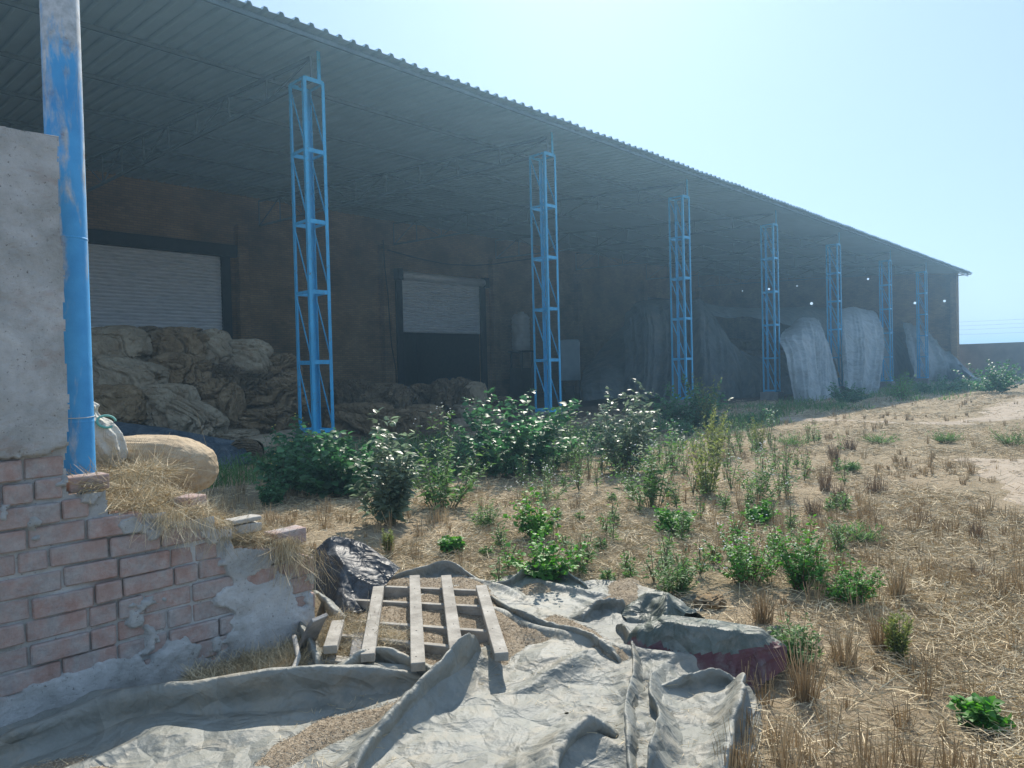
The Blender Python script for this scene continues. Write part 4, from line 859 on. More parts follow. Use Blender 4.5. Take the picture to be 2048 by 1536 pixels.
def tiedbag():
    c = WY(196, 868, 4.75); t = empty('tied_sack', 'whitish sack mouth tied with teal string beside the blue pole', 'sack', c); V, F = ICO[5]
    z = V[:, 2]; prof = np.interp(z, [-1, -.5, 0, .35, .5, .62, .8, 1], [.5, .95, 1., .8, .45, .42, .75, .4]); th = np.arctan2(V[:, 1], V[:, 0]); rr = np.hypot(V[:, 0], V[:, 1])
    pl = 1+.10*np.sin(th*9+2*vnoise(V*2, 3))+.08*fbm(V*3, 3, 8)
    U = np.stack([np.cos(th)*prof*pl*rr**.5*.12, np.sin(th)*prof*pl*rr**.5*.12, z*.22+.02*fbm(V*2, 2, 5)], -1)
    a = .5; U = np.stack([U[:, 0]+U[:, 2]*-.35, U[:, 1], U[:, 2]], -1)
    o = link('sack_body', npmesh('sack_body', U+np.array(c)-0, F), MAT['jutewhite'], t)
    s = B(); k = WY(213, 843, 4.65); pts = [k+Vector((.05*math.cos(q), .02*math.sin(q), .035*math.sin(q))) for q in np.linspace(0, 5.2, 20)]; s.tube(pts, .007, 6); s.build('string', MAT['greenstring'], t)
tiedbag()

# dark blue sheet slumped in front of the sack pile
def dcol(x, y):
    z = zg(x, y)
    for pts, w_ in [([(*WY(210, 850, 17.2)[:2], .95), (*WY(330, 870, 16.2)[:2], .75), (*WY(430, 900, 15.4)[:2], .4), (*WY(500, 925, 14.6)[:2], .05)], 1.5)]: z = np.maximum(z, zg(x, y)+ridge(x, y, pts, w_))
    return z
X, Y = np.meshgrid(np.arange(2.6, 8.2, .1), np.arange(12.6, 18.2, .1), indexing='ij'); PD = drape(X, Y, .1, .95, dcol, seed=9, amp=.2, f1=1.2, steps=110, g=.003, lift=.1)
V, F = cut(PD, [tuple(G(*p)[:2]) for p in [(130, 935), (330, 930), (420, 945), (500, 930), (490, 912)]]+[tuple(WY(*p)[:2]) for p in [(430, 890, 16.2), (330, 860, 17.2), (190, 835, 18.0)]], amp=.25)
o = link('dark_tarpaulin', npmesh('dark_tarpaulin', V, F), MAT['tarpblue']); tag(o, 'dark blue-grey tarpaulin slumped in the shade in front of the sack pile', 'tarpaulin')

# ------------------------------------------------------------------ tarpaulin-covered stack in the shed
def stack(name, label, rows, mat, cat='tarpaulin', nu=110, nv=70, pleat=.16, freq=5., seed=1, sag=.0, warp=.6, group=None, crumple=.12, bulge=0.):
    """rows: list of polylines (px, py, Y) from the top edge down; lofted and pleated"""
    R0 = [[WY(*p) for p in r] for r in rows]
    def cv(L, t):
        x = t*(len(L)-1); i = min(int(x), len(L)-2); u = x-i; p0, p1, p2, p3 = [np.array(L[min(max(i+q, 0), len(L)-1)]) for q in (-1, 0, 1, 2)]
        return .5*(2*p1+(p2-p0)*u+(2*p0-5*p1+4*p2-p3)*u*u+(3*p1-p0-3*p2+p3)*u**3)
    V = np.zeros((nu, nv, 3))
    for i in range(nu):
        L = [cv(r, i/(nu-1)) for r in R0]
        for j in range(nv): V[i, j] = cv(L, j/(nv-1))
    U_, W_ = np.meshgrid(np.linspace(0, 1, nu), np.linspace(0, 1, nv), indexing='ij')
    ph = U_*freq+warp*fbm(st3(U_*2.5, W_*1.6), 3, seed); q = np.stack([ph, W_*.5, 0*ph], -1)
    q[..., 1] = W_*.28; p1 = 1-np.minimum(1, np.abs(vnoise(q*[1, 1, 1]+seed*7, seed))*2.6)**.8; p2 = 1-np.minimum(1, np.abs(vnoise(q*[2.3, 1.6, 1]+3, seed+1))*2.6)**.8
    amt = (p1+.5*p2-.4)*pleat*1.25*(.3+.9*W_)
    nrm = np.array([-.25, -.97, 0]); V = V+(bulge*(np.sin(np.pi*np.clip(U_, 0, 1))**.6)*(.4+.6*np.sin(np.pi*np.clip(W_*.9+.05, 0, 1))))[..., None]*nrm; V = V+amt[..., None]*np.array([-.62, -.78, 0])+crumple*np.stack([fbm(V*.9+k*9, 4, seed+k) for k in range(3)], -1)*[.6, 1, .6]
    return V, R0
def addstack(name, label, rows, mat, cat='tarpaulin', **k):
    V, _ = stack(name, label, rows, mat, cat, **{a: b_ for a, b_ in k.items() if a != 'grp'})
    o = link(name, npmesh(name, V, gridF(*V.shape[:2])), mat); tag(o, label, cat, k.get('grp')); return o
MAT['tarpshed3'] = clothmat('mid_grey_stack_tarpaulin', .7, (.12, .15, .155), (.20, .235, .235), dust=(.20, .20, .18), rough=.6, wr=.04, crease=.3, fold_shade=1)
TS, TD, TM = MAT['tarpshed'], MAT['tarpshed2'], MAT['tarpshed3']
g_ = 'tarpaulins over the long sack stack'
# the long sack stack itself (seen between the sheets)
sk_ = empty('sack_stack', 'long stack of filled brown sacks inside the shed showing between the tarpaulins', 'sack stack', (40, 22, GZ))
for i in range(34):
    for j in range(5):
        x = 38.6+i*1.12+.5*(j % 2); 
        if x > 66: continue
        V, F = ICO[4]; U = np.sign(V)*np.abs(V)**.6*np.array([.58, .45, .36])*(1+.12*fbm(V*2+i*3+j*11, 3, i+j))[:, None]
        y = 24.4+.06*j+.1*math.sin(i*2.1+j); U += np.array([x, y, .1+j*.74])
        if i < 12 or j > 2: link('filled_sack', npmesh('filled_sack', U, F), MAT['bag1'], sk_)
cr = B(); cr.box((41, 25.2, GZ), (66, 31, 3.6)); cr.build('stack_core', MAT['bag1'], sk_, sub=6, jit=.15)
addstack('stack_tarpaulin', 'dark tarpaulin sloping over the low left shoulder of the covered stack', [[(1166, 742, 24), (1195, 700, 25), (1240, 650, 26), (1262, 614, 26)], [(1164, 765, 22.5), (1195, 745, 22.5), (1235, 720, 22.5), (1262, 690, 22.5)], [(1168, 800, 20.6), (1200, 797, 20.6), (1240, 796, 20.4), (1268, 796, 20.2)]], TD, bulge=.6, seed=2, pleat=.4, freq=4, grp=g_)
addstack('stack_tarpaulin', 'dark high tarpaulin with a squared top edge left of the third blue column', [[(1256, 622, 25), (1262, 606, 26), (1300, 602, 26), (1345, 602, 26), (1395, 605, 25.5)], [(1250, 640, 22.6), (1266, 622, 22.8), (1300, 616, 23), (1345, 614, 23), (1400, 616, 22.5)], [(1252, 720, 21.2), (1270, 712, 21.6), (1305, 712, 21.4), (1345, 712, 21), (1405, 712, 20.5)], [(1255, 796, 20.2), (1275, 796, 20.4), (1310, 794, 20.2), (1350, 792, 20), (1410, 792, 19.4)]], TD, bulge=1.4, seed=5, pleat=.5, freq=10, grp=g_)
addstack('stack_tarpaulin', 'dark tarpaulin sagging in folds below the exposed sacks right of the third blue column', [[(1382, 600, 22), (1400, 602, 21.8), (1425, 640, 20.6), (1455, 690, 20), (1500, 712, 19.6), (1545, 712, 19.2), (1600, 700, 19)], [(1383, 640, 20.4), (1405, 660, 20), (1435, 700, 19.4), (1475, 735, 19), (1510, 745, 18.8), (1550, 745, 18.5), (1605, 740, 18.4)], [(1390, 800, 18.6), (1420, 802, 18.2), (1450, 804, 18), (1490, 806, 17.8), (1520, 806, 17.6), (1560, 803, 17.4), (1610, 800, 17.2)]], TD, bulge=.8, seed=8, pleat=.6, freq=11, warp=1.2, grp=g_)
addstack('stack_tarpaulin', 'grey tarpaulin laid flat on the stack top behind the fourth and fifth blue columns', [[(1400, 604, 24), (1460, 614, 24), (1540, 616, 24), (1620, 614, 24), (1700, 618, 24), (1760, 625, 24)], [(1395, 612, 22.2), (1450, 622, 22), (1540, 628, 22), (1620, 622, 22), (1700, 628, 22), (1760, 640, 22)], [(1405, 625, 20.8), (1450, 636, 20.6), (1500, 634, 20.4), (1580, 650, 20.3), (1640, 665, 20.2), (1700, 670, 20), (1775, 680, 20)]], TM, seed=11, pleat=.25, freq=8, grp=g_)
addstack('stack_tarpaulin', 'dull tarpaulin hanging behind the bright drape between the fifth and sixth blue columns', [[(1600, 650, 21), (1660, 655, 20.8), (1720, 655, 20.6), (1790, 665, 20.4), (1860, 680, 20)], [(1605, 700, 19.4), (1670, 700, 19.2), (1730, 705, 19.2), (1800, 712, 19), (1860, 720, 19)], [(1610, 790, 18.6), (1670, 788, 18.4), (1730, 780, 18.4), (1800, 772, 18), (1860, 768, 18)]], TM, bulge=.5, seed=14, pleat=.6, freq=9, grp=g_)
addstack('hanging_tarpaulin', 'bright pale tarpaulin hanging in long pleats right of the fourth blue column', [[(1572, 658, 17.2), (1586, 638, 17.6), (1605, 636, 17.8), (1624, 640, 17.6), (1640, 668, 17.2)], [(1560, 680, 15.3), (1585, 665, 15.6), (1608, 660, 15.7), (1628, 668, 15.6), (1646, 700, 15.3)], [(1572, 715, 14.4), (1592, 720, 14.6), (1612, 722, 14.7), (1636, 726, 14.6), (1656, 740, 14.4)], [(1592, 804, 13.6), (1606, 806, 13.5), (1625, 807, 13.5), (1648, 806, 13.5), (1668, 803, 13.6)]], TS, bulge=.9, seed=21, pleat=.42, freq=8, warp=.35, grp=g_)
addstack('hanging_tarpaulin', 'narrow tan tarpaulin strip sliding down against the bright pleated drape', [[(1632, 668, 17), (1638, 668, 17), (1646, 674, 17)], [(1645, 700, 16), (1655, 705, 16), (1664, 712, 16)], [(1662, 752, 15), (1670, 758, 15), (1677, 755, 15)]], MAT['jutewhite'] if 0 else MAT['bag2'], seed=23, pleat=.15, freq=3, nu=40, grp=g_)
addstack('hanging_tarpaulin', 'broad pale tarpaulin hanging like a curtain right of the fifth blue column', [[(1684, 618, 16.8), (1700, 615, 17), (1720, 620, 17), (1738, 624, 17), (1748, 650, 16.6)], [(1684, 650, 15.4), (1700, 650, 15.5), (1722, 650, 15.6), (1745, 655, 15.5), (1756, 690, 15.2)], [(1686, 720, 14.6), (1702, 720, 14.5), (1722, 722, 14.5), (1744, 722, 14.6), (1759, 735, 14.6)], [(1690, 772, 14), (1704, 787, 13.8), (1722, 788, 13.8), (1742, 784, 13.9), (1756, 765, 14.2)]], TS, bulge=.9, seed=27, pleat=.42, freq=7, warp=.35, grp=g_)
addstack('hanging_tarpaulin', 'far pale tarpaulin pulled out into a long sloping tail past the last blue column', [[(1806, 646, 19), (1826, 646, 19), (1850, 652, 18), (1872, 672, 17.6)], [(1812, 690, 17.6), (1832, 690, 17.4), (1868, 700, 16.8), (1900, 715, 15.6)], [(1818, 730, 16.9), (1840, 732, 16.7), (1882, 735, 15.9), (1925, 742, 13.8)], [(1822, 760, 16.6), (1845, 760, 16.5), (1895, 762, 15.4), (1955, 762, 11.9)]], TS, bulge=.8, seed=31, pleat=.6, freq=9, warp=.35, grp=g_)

# ------------------------------------------------------------------ boundary wall and power line
bwl = B(); bwl.box((76., -140, -.6), (76.25, 15.45, 2.95)); o = bwl.build('boundary_wall', MAT['boundary']); tag(o, 'low weathered boundary wall running right from the far end of the shed', 'wall')
pl = B()
for i, z in enumerate((7.9, 9.0, 9.9, 10.8)):
    pts = [(190+0*t, 55-t, z-1.3*math.sin(math.pi*((t/60.) % 1))*.6+.004*t) for t in np.linspace(0, 240, 60)]; pl.tube(pts, .022, 4)
o = pl.build('power_line', MAT['wire']); tag(o, 'faint overhead power lines low in the sky beyond the boundary wall', 'power line')

# ------------------------------------------------------------------ straws
def ribbons(P, D, L, W, mat, name, curve=.2, rng=RNG, up=None, seg=3):
    """P (n,3) roots, D (n,3) unit directions, L lengths, W widths -> one mesh of bent ribbons"""
    n_ = len(P); s = rng.normal(size=(n_, 3)); s -= (s*D).sum(1)[:, None]*D; s /= np.linalg.norm(s, axis=1)[:, None]; c = np.cross(D, s)
    V = np.zeros((n_, seg*2, 3)); k = curve*rng.normal(size=n_)
    for i in range(seg):
        t = i/(seg-1); p_ = P+D*(L*t)[:, None]+c*(k*L*t*t)[:, None]; w_ = (W*(1-.5*t))[:, None]; V[:, 2*i] = p_-s*w_/2; V[:, 2*i+1] = p_+s*w_/2
    b_ = (np.arange(n_)*seg*2)[:, None]; F = np.concatenate([b_+np.array([[2*i, 2*i+1, 2*i+3, 2*i+2]]) for i in range(seg-1)], 0)
    return link(name, npmesh(name, V, F, smooth=False), mat)
def keep_field(x, y):
    q = np.stack([x, y], -1); k = np.ones(len(x), bool)
    k &= ~inpoly(q, np.array(poly)); k &= ~((y > 3.5) & (y < 5.6) & (x < 2.3)); k &= ~((x < 2.15) & (y > 3.2) & (y < 5.6)); k &= y < 16.5
    for pp_ in (path1, path2): k &= ~(inpoly(q, np.array([p[:2] for p in pp_])) & (RNG.random(len(x)) < .66))
    return k
def scatter(n_, dmin, dmax, pw=1.6):
    """positions across the visible ground, denser towards the camera"""
    u = RNG.random(n_); d = (dmin**(1-pw)+u*(dmax**(1-pw)-dmin**(1-pw)))**(1/(1-pw)) if pw != 1 else dmin*(dmax/dmin)**u
    a = RNG.uniform(-.80, .86, n_)*d; return d*E1[0]+a*E2[0], d*E1[1]+a*E2[1], d
def horiz(n_, tilt=.18):
    a = RNG.uniform(0, 2*math.pi, n_); t = np.abs(RNG.normal(0, tilt, n_)); return np.stack([np.cos(a)*np.cos(t), np.sin(a)*np.cos(t), np.sin(t)], -1)
def litter():
    x, y, d = scatter(360000, 1.7, 36, 1.4); cl = fbm(st3(x*.9, y*.9), 4, 2); k = keep_field(x, y) & (RNG.random(len(x)) < np.clip(.62+1.5*cl, .12, 1)*np.where((y > 8) & (x > 6), .75, 1)); x, y, d = x[k], y[k], d[k]; n_ = len(x)
    D = horiz(n_, .22); L = RNG.uniform(.03, .13, n_)*(1+d*.035); W = .0028*(1+d*.13)*RNG.uniform(.7, 1.3, n_)
    P = np.stack([x, y, zg(x, y)+.012*fbm(st3(x*2.2, y*2.2), 3, 21)+RNG.random(n_)**2*.035+.004], -1)-D*(L/2)[:, None]*[1, 1, 0]
    o = ribbons(P, D, L, W, MAT['straw'], 'straw_litter', .15); tag(o, 'loose dry straw scattered all over the field', 'straw', kind='stuff')
litter()
def stubble():
    x, y, d = scatter(8200, 2.4, 42, 1.35); cl = fbm(st3(x*.55, y*.55), 3, 8); k = keep_field(x, y) & (RNG.random(len(x)) < np.clip(.42+2.0*cl-.25*(x-y > 6)+.35*((x < 9) & (y > 2.6) & (y < 7)), .06, 1)); x, y, d = x[k], y[k], d[k]
    m_ = RNG.integers(6, 30, len(x)); ci = np.repeat(np.arange(len(x)), m_); n_ = len(ci); R_c = (.012+.03*RNG.random(len(x)))[ci]*(1+.02*d[ci])
    a = RNG.uniform(0, 2*math.pi, n_); rr = R_c*np.sqrt(RNG.random(n_)); px_, py_ = x[ci]+rr*np.cos(a), y[ci]+rr*np.sin(a)
    hh = (.05+.13*RNG.random(len(x))**1.4)[ci]*RNG.uniform(.6, 1.2, n_); t = np.abs(RNG.normal(0, .13, n_))+rr*3; D = np.stack([np.cos(a)*np.sin(t), np.sin(a)*np.sin(t), np.cos(t)], -1)
    P = np.stack([px_, py_, zg(px_, py_)-.005], -1); o = ribbons(P, D, hh, .0032*(1+d[ci]*.11)*RNG.uniform(.7, 1.3, n_), MAT['stubble'], 'stubble', .06); tag(o, 'upright tufts of cut brown crop stubble standing in the field', 'stubble', kind='stuff')
stubble()
def wallstraw():
    n_ = 15000; x = RNG.uniform(.95, 2.05, n_); y = 3.62+RNG.random(n_)**1.3*1.5; w_ = fbm(st3(x*3, y*3), 3, 4); k = (w_ > -.25) | (x < 1.6); x, y = x[k], y[k]; n_ = len(x)
    z = np.maximum(mound(x, y), np.where(y < 3.82, wtop(x), -1))+RNG.random(n_)**1.5*.055; D = horiz(n_, .3); L = RNG.uniform(.04, .16, n_); P = np.stack([x, y, z], -1)-D*(L/2)[:, None]*[1, 1, .3]
    o = ribbons(P, D, L, .0024*RNG.uniform(.7, 1.4, n_), MAT['straw'], 'wall_straw', .5); tag(o, 'tangled golden straw on top of the broken wall and its earth heap', 'straw', kind='stuff')
    n_ = 900; x = RNG.normal(1.42, .12, n_); y = RNG.uniform(4.15, 4.55, n_); P = np.stack([x, y, .93+.07*RNG.random(n_)], -1); o2 = ribbons(P, horiz(n_, .25), RNG.uniform(.05, .2, n_), .0026*np.ones(n_), MAT['straw'], 'sack_straw', .5); tag(o2, 'loose hay heaped against the foot of the full jute sack', 'straw', kind='stuff')
    # hanging wisps over the wall face and its end
    Q = []; DD = []; LL = []
    for cx, n2, zt in ((1.32, 110, .84), (1.45, 70, .80), (1.22, 40, .88), (1.90, 260, .60), (2.06, 120, .50), (1.58, 40, .74)):
        for _ in range(n2):
            a = RNG.normal(0, .5); Q.append((cx+RNG.normal(0, .045), 3.575-RNG.random()*.03, zt+RNG.random()*.03)); v = np.array([math.sin(a)*.8, -.12*RNG.random(), -abs(math.cos(a))]); DD.append(v/np.linalg.norm(v)); LL.append(RNG.uniform(.06, .20 if cx < 1.7 else .27))
    o = ribbons(np.array(Q), np.array(DD), np.array(LL), .0022*np.ones(len(Q)), MAT['straw'], 'hanging_straw', .35, seg=4); tag(o, 'wisps of straw hanging down the face of the broken wall', 'straw', kind='stuff')
    # drift at the foot
    n_ = 11000; t = RNG.random(n_); x = 1.35+t*.95; y = 3.58-RNG.random(n_)*.52*(.35+t*.9); z = .01+.10*sstep(.55, .9, t)*RNG.random(n_)+.02*RNG.random(n_); D = horiz(n_, .35); L = RNG.uniform(.04, .15, n_)
    P = np.stack([x, y, z], -1)-D*(L/2)[:, None]*[1, 1, .3]; P[:, 2] = np.maximum(P[:, 2], .006); o = ribbons(P, D, L, .0024*np.ones(n_), MAT['straw'], 'foot_straw', .4); tag(o, 'drift of straw gathered at the foot of the wall beside the pallet', 'straw', kind='stuff')
wallstraw()
def huskgrains():
    k = RNG.integers(0, len(GV), 26000); P = GV[k]+RNG.normal(0, .008, (len(k), 3))*[1, 1, 0]+[0, 0, .002]; D = horiz(len(k), .3)
    o = ribbons(P, D, RNG.uniform(.004, .014, len(k)), .003*np.ones(len(k)), MAT['husk'], 'loose_husks', 0, seg=2); tag(o, 'single husks and chaff sprinkled over the grain patches on the tarpaulin', 'husk', kind='stuff')
    x, y, d = scatter(9000, 1.8, 5, 1.); q = np.stack([x, y], -1); kk = inpoly(q, np.array(poly)) & (fbm(st3(x*2, y*2), 3, 14) > .12); x, y = x[kk], y[kk]
    Q = TP.reshape(-1, 3); 
    G2 = {}; 
    for i_, (a, b_, c) in enumerate(Q): G2[(round(a/.03), round(b_/.03))] = c
    z = np.array([G2.get((round(a/.03), round(b_/.03)), -1) for a, b_ in zip(x, y)]); m_ = z > -1; P = np.stack([x, y, z+.005], -1)[m_]; D = horiz(len(P), .05)
    o = ribbons(P, D, RNG.uniform(.01, .06, len(P)), .002*np.ones(len(P)), MAT['straw'], 'tarp_chaff', .2); tag(o, 'sparse straw bits lying on the tarpaulin surface', 'straw', kind='stuff')
huskgrains()
def weedcover():   # low green cover along the shed front and in the shaded strip
    x, y, d = scatter(110000, 7, 75, 1.2); k = (y > 6.6) & (y < 15.8) & (fbm(st3(x*.35, y*.6), 4, 33) > .02-.18*((x > 26) & (y > 9.5))+.35*(y < 7.6)) & ((x > 7.) | (y > 11)); x, y, d = x[k], y[k], d[k]; n_ = len(x)
    a = RNG.uniform(0, 2*math.pi, n_); t = np.abs(RNG.normal(.3, .35, n_)); D = np.stack([np.cos(a)*np.sin(t), np.sin(a)*np.sin(t), np.cos(t)], -1)
    o = ribbons(np.stack([x, y, zg(x, y)], -1), D, RNG.uniform(.05, .24, n_)*(1+.01*d), .010*(1+d*.05)*RNG.uniform(.6, 1.4, n_), MAT['leafmid'], 'low_weeds', .4); tag(o, 'low green weeds covering the shaded ground along the shed front', 'weeds', kind='stuff')
weedcover()

# ------------------------------------------------------------------ plants
def leaves(P, D, L, W, rng, fold=.25):
    """pointed oval leaves: 6 verts, 4 faces worth as 2 quads + tip"""
    n_ = len(P); up = np.tile([0, 0, 1.], (n_, 1))+.5*rng.normal(size=(n_, 3)); s = np.cross(D, up); s /= np.linalg.norm(s, axis=1)[:, None]+1e-9; nn = np.cross(s, D)
    L = L[:, None]; W = W[:, None]; V = np.stack([P, P+D*L*.35-s*W*.5+nn*W*fold*.5, P+D*L*.35, P+D*L*.35+s*W*.5+nn*W*fold*.5, P+D*L*.72-s*W*.36+nn*W*fold*.3-nn*L*.05, P+D*L*.72-nn*L*.05, P+D*L*.72+s*W*.36+nn*W*fold*.3-nn*L*.05, P+D*L-nn*L*.18], 1)
    b_ = (np.arange(n_)*8)[:, None]; F = np.concatenate([b_+np.array([[0, 2, 1, 1]]), b_+np.array([[0, 3, 2, 2]]), b_+np.array([[1, 2, 5, 4]]), b_+np.array([[2, 3, 6, 5]]), b_+np.array([[4, 5, 7, 7]]), b_+np.array([[5, 6, 7, 7]])], 0)
    T = []; 
    for f in (0, 1, 4, 5): T.append(F[f*n_:(f+1)*n_][:, :3])
    Q = np.concatenate([F[2*n_:3*n_], F[3*n_:4*n_]]); T = np.concatenate(T+[Q[:, [0, 1, 2]], Q[:, [0, 2, 3]]]); return V.reshape(-1, 3), T
KINDS = {
 #        stems, leaves/stem, leaf len, ratio, spread, mats
 'broad': dict(st=16, nl=34, ll=.085, rt=.62, sp=.55, leaf='leafdark', stem='stem'),
 'pale': dict(st=13, nl=30, ll=.075, rt=.42, sp=.35, leaf='leafgrey', stem='stem'),
 'airy': dict(st=18, nl=20, ll=.06, rt=.28, sp=.55, leaf='leafmid', stem='stem'),
 'lush': dict(st=22, nl=12, ll=.075, rt=.85, sp=.8, leaf='leafbright', stem='stem'),
 'spire': dict(st=10, nl=38, ll=.05, rt=.3, sp=.28, leaf='leafyellow', stem='stem'),
 'bushy': dict(st=24, nl=26, ll=.05, rt=.45, sp=.65, leaf='leafbright', stem='stemred'),
 'tuft': dict(st=40, nl=6, ll=.11, rt=.12, sp=.9, leaf='leafmid', stem='stem'),
}
def plant(kind, px, py, w, h, label, flowers=None, group='weeds growing in the field', seed=0, dens=1., name='weed_plant'):
    k = KINDS[kind]; q = G(px, py); S = depth(q)/FPX; f_ = 1.28 if (py < 1060 and kind in ('broad', 'pale', 'airy')) else 1.; W, H = w*S*1.3*f_, h*S*1.15*(1+(f_-1)*.35); rng = np.random.default_rng(seed+100)
    t = empty(name, label, 'weed', q, group); st = B(); LP = []; LD = []; LL = []; FL = []; ns = int(k['st']*dens*(1.35 if py < 1060 and kind in ('broad', 'pale') else 1)); lsz = k['ll']*(max(.75, min(2.0, H/.55)))
    for i in range(ns):
        a = rng.uniform(0, 2*math.pi); r = math.sqrt(rng.random())*W*.5; hh = H*(1-.35*(r/(W*.5))**2)*rng.uniform(.4, 1.15)
        if kind == 'spire': hh = H*rng.uniform(.55, 1.05)
        base = Vector((math.cos(a)*r*.25, math.sin(a)*r*.25, 0)); top = Vector((math.cos(a)*r, math.sin(a)*r, hh)); mid = base.lerp(top, .5)+Vector((math.cos(a), math.sin(a), 0))*r*-.12
        pts = [q+base*(1-u)**2+mid*2*u*(1-u)+top*u*u for u in (0, .25, .5, .75, 1)]; th = .0035*max(.6, H)*1.2
        st.tube(pts, [th, th*.85, th*.7, th*.5, th*.25], 4, cap=False)
        m_ = int(k['nl']*rng.uniform(.8, 1.2)*1.5)
        for j in range(m_):
            u = (.12+.88*rng.random()**.8) if kind != 'spire' else rng.random(); x = u*4; i0 = min(int(x), 3); p_ = pts[i0].lerp(pts[i0+1], x-i0)
            b_ = rng.uniform(0, 2*math.pi); el = rng.uniform(-.35, .75) if kind not in ('spire', 'tuft') else rng.uniform(.3, 1.1); D = (math.cos(b_)*math.cos(el), math.sin(b_)*math.cos(el), math.sin(el)); off = rng.uniform(0, .06)*(1-u*.5)*max(H, .3)*(k['sp'])
            LP.append((p_.x+D[0]*off, p_.y+D[1]*off, p_.z+D[2]*off*.3)); LD.append(D); LL.append(lsz*rng.uniform(.5, 1.25)*(1.1-.45*u))
        if flowers and rng.random() < .85: 
            for _ in range(rng.integers(1, 4)): FL.append(np.array(pts[4])+rng.normal(0, .03*max(H, .4), 3))
    LP, LD, LL = map(np.array, (LP, LD, LL)); V, F = leaves(LP, LD, LL, LL*k['rt'], rng)
    V[:, 2] = np.maximum(V[:, 2], q.z+.004)
    st.build('stem', MAT[k['stem']], t); link('foliage', npmesh('foliage', V, F, smooth=True), MAT[k['leaf']], t)
    if flowers and FL:
        f = B(); P0, F0 = ico(1); r = max(.007, 1.7*S); f.add(P0*[r, r, r*.5], F0); me = f.mesh('flower'); me.materials.append(MAT['petalw' if flowers == 'w' else 'petaly'])
        for c in FL:
            fo = bpy.data.objects.new('flower', me); COL.objects.link(fo); fo.parent = t; fo.location = Vector(c)-Vector(t.location)
    return t
PL = [
 ('broad', 590, 985, 125, 108, 'dark shaded weed bush with small yellow flowers at the foot of the first blue column', 'y'),
 ('broad', 690, 990, 150, 116, 'dense broad-leaved bush in shade right of the first blue column', None),
 ('pale', 775, 1050, 82, 165, 'tall bush with pale shining leaves catching the sun at the edge of the shadow', None),
 ('broad', 545, 1012, 46, 46, 'small leafy sprout alone in shade left of the dark flowering bush', None),
 ('airy', 885, 1018, 130, 150, 'white-flowered weed clump behind dry grass, left of the big shaded bush', 'w'),
 ('broad', 1020, 948, 190, 138, 'largest dark broad-leaved bush in front of the second blue column', None),
 ('airy', 1130, 930, 110, 92, 'thin grassy weed right beneath the second blue column', None),
 ('pale', 1248, 945, 100, 150, 'upright leafy bush with feathery tips between the second and third blue columns', None),
 ('broad', 1380, 862, 120, 82, 'shaded bush hiding the foot of the third blue column', None),
 ('spire', 1412, 862, 56, 98, 'dark green spire-shaped weed right of the third blue column', None),
 ('spire', 1425, 915, 66, 92, 'yellow-green pointed spire weed standing on the edge of the roof shadow', None),
 ('airy', 1305, 1015, 125, 130, 'airy weed clump dotted with white flowers in the middle of the field', 'w'),
 ('spire', 1415, 990, 95, 118, 'pale clump of upright seed spikes in the middle of the field', None),
 ('airy', 1515, 1000, 92, 88, 'white-flowered weed at the right edge of the green patch', 'w'),
 ('spire', 1517, 898, 42, 54, 'small candelabra of yellow seed spikes near the shadow edge', None),
 ('lush', 1072, 1078, 92, 88, 'deep green round-leaved weed just behind the bright one by the tarpaulin', 'y'),
 ('lush', 1092, 1160, 148, 92, 'bright green round-leaved mallow at the edge of the ground tarpaulin', None),
 ('airy', 1092, 1005, 100, 60, 'light loose weed with a few white flowers behind the round-leaved weeds', 'w'),
 ('lush', 1346, 1066, 82, 46, 'low rounded green weed alone on the straw in mid field', None),
 ('lush', 1512, 1046, 66, 40, 'small low green weed right of the lone rounded one', None),
 ('bushy', 1495, 1165, 150, 112, 'wide fresh green bush left of the red-stemmed weed', 'w'),
 ('bushy', 1603, 1180, 90, 130, 'tall weed with reddish upright stems right of the wide fresh green bush', None),
 ('airy', 1352, 1190, 78, 72, 'thin green weed growing out of stubble above the folded tarpaulin', None),
 ('bushy', 1702, 1208, 112, 86, 'green bush at the right of the red-stemmed weed, half in stubble', None),
 ('tuft', 1708, 1086, 92, 34, 'low tuft of green grass alone on the straw right of centre', None),
 ('airy', 1600, 1330, 86, 92, 'spindly pale weed beside the maroon fold of the tarpaulin', None),
 ('spire', 1795, 1318, 46, 78, 'single narrow spire weed in the right foreground', None),
 ('lush', 905, 1106, 40, 32, 'tiny green sprout in the stubble behind the black sheet', None),
 ('spire', 778, 1108, 22, 46, 'thin yellow-green sprig in the stubble behind the black sheet', None),
 ('airy', 975, 1055, 56, 44, 'pale green low weed between stubble rows left of the mallow', None),
 ('tuft', 1890, 886, 58, 22, 'far low green weed near the dirt path', None),
 ('tuft', 1760, 888, 76, 20, 'far flat green weed patch left of the one by the dirt path', None),
 ('tuft', 2022, 892, 80, 34, 'green weed at the right edge beyond the dirt path', None),
 ('tuft', 1588, 892, 88, 24, 'bright low weed patch in the sun at the shadow edge', None),
 ('lush', 1960, 1452, 66, 44, 'leafy weed sprawling in the bottom right corner', None),
 ('tuft', 1702, 945, 40, 20, 'tiny green tuft between dry tussocks', None),
 ('bushy', 1805, 800, 62, 56, 'bright green bush at the foot of the sixth blue column', None),
 ('broad', 1692, 806, 60, 34, 'dark weed in front of the curtain-like tarpaulin', None),
 ('airy', 1625, 818, 90, 26, 'low weed at the hem of the bright pleated drape', None),
 ('broad', 1880, 786, 110, 30, 'low dark weed bank under the sloping tail of the far tarpaulin', None),
 ('broad', 1985, 786, 88, 56, 'dark rounded shrub against the boundary wall past the shed', None),
]
for i, a in enumerate(PL): plant(*a[:6], flowers=a[6], seed=i, dens=1.7)
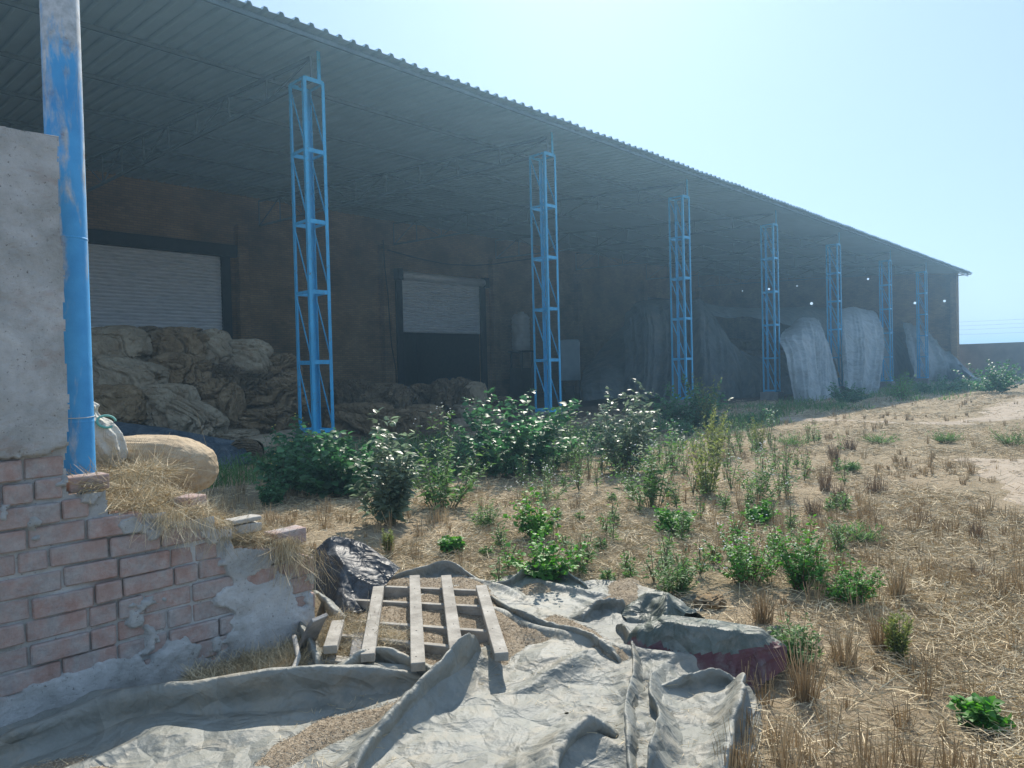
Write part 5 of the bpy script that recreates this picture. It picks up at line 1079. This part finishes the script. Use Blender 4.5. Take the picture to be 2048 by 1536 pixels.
def undergrowth():
    rng = np.random.default_rng(77); LP = []; LD = []; LL = []; st = B(); LP2 = []; LD2 = []; LL2 = []
    for _ in range(330):
        if rng.random() < .72: x0, y0 = rng.uniform(540, 1560), 0; lo = np.interp(x0, [540, 900, 1300, 1560], [1000, 985, 960, 900]); hi = np.interp(x0, [540, 900, 1300, 1560], [925, 900, 865, 830]); y0 = rng.uniform(hi, lo)
        else: x0, y0 = rng.uniform(960, 1700), rng.uniform(880, 1180)
        q = G(x0, y0); H = rng.uniform(.18, .62)*(1 if y0 < 1000 else .5); R0 = H*.35; dark = q.y > 6.8
        for i in range(rng.integers(4, 9)):
            a = rng.uniform(0, 2*math.pi); r = R0*rng.random(); hh = H*rng.uniform(.5, 1.1); top = Vector((math.cos(a)*r, math.sin(a)*r, hh)); pts = [q, q+top*.5+Vector((0, 0, .03)), q+top]; st.tube(pts, [.004, .003, .0015], 4, cap=False)
            for j in range(int(rng.integers(10, 24))):
                u = rng.uniform(.15, 1); p_ = q+top*u; b_ = rng.uniform(0, 6.28); el = rng.uniform(-.3, .9); D = (math.cos(b_)*math.cos(el), math.sin(b_)*math.cos(el), math.sin(el)); T = (LP, LD, LL) if dark else (LP2, LD2, LL2)
                T[0].append((p_.x+D[0]*.02, p_.y+D[1]*.02, p_.z)); T[1].append(D); T[2].append(rng.uniform(.03, .085)*(1.2-.4*u)*(1 if dark else .7))
    v1, f1_ = leaves(*map(np.array, (LP, LD, LL)), np.array(LL)*.45, rng); v2, f2_ = leaves(*map(np.array, (LP2, LD2, LL2)), np.array(LL2)*.32, rng); v1[:, 2] += .01
    o = link('undergrowth', npmesh('undergrowth', np.concatenate([v1, v2]), np.concatenate([f1_, f2_+len(v1)]), mi=np.concatenate([np.zeros(len(f1_), int), np.ones(len(f2_), int)])), [MAT['leafdark'], MAT['leafmid']]); tag(o, 'tangle of small leafy weeds filling the gaps between the bushes', 'weeds', kind='stuff')
    o = st.build('undergrowth_stems', MAT['stem']); tag(o, 'thin stems of the tangled small weeds', 'weeds', kind='stuff')
undergrowth()
# arching yellow-green branch
def tussock(px, py, w, h, label, seed, mat='brownstraw', flat=False):
    q = G(px, py); S = depth(q)/FPX; W, H = w*S, h*S; rng = np.random.default_rng(seed+500); n_ = 170; a = rng.uniform(0, 2*math.pi, n_); r = W*.36*np.sqrt(rng.random(n_))*(1+.5*np.sin(a*2+seed))/1.3; t = np.abs(rng.normal(.04, .13 if not flat else .9, n_))+r/W*.35
    D = np.stack([np.cos(a)*np.sin(t), np.sin(a)*np.sin(t), np.cos(t)], -1); D[:, 2] = np.abs(D[:, 2]); P = np.stack([q.x+r*np.cos(a), q.y+r*np.sin(a), np.full(n_, q.z-.01)], -1)
    o = ribbons(P, D, H*rng.uniform(.25, 1.05, n_)**1.2, .0028*(1+.12*depth(q))*np.ones(n_), MAT[mat], 'dry_tussock', .2, rng); tag(o, label, 'dry grass', 'dry brown tussocks')
    o.data.transform(mu.Matrix.Translation(-q)); o.location = q
for i, a in enumerate([(1668, 920, 34, 36, 'dark upright dry tussock farthest out in the field'), (1650, 982, 44, 50, 'brown tussock with pale tips, left of a darker squared one'), (1676, 1006, 42, 44, 'dark squared dry tussock in the mid-field row'), (1752, 988, 50, 40, 'fan-shaped brown tussock right of the dark squared one'), (1628, 1034, 30, 40, 'slim brown tussock in front of the mid-field row'), (1835, 1044, 70, 30, 'flattened dark tussock out on the straw towards the path'), (1954, 1076, 32, 44, 'small solitary dark tussock at the right of the field'), (1956, 1158, 80, 40, 'wide dark nest of dead grass at the right of the field'), (1700, 900, 40, 26, 'faint far tussock beside the low green patches')]): tussock(*a, seed=i, flat=('nest' in a[4] or 'flattened' in a[4]))
for i, a in enumerate([(1795, 1200, 34, 92, 'tall stiff stubble clump in the right foreground'), (1610, 1400, 60, 130, 'tallest dry stalk clump close to the right edge of the tarpaulin'), (1525, 1245, 44, 80, 'dark stalk clump rising behind the folded tarpaulin'), (1690, 1330, 60, 86, 'reddish dry stalk clump right of the spindly weed'), (1760, 1300, 40, 90, 'straight dry stalk clump left of the narrow spire weed'), (480, 1395, 90, 70, 'splayed yellow straw clump at the foot of the broken wall')]): tussock(*a, seed=i+40, mat='stubble')
# small litter
def bit(px, py, w, h, label, name, cat, mat, seed):
    q = G(px, py); S = depth(q)/FPX; bundle(name, q+Vector((0, 0, h*S*.4)), (w*S, w*S*.8, h*S), MAT[mat], label, cat, seed=seed, fold=.2, sub=4)
bit(797, 881, 22, 6, 'crumpled white paper scrap on the shed floor in front of the sack heap', 'paper_scrap', 'litter', 'white', 3)
bit(1950, 764, 20, 8, 'white rag at the tip of the far sloping tarpaulin', 'white_rag', 'rag', 'white', 4)
for i, (a, c) in enumerate([(425, 1352), (440, 1345), (335, 1372), (312, 1390), (365, 1365)]):
    q = G(a, c); o = bundle('rubble_chip', q+Vector((0, 0, .01)), (.05, .04, .03), MAT['rubble'], 'small pale rubble chip on the ground at the foot of the broken wall', 'rubble', 'rubble chips at the wall foot', seed=70+i, sub=4, fold=.2)
bit(1585, 1212, 16, 10, 'small dark clod on bare soil behind the folded tarpaulin', 'earth_clod', 'clod', 'bag3', 8)
bit(1420, 1212, 60, 22, 'brown earth lump poking up behind the folded tarpaulin', 'earth_lump', 'clod', 'bag1', 9)

# ------------------------------------------------------------------ haze
m = bpy.data.materials.new('thin_veil_haze'); m.use_nodes = True; n = m.node_tree; n.nodes.remove(n.nodes['Principled BSDF'])
pv = nd(n, 'ShaderNodeVolumePrincipled'); pv.inputs['Color'].default_value = (.40, .71, 1., 1); pv.inputs['Density'].default_value = .0034; pv.inputs['Anisotropy'].default_value = .62  # blue volume added to give the veil of lens glare
n.links.new(pv.outputs[0], n.nodes['Material Output'].inputs['Volume'])
hz = B(); hz.box((-704, -704, -1.6), (704, 704, 13)); o = hz.build('haze', m); tag(o, kind='stuff'); o['label'] = 'thin bluish haze in the air, added for a lens-glare veil over yard and shed'
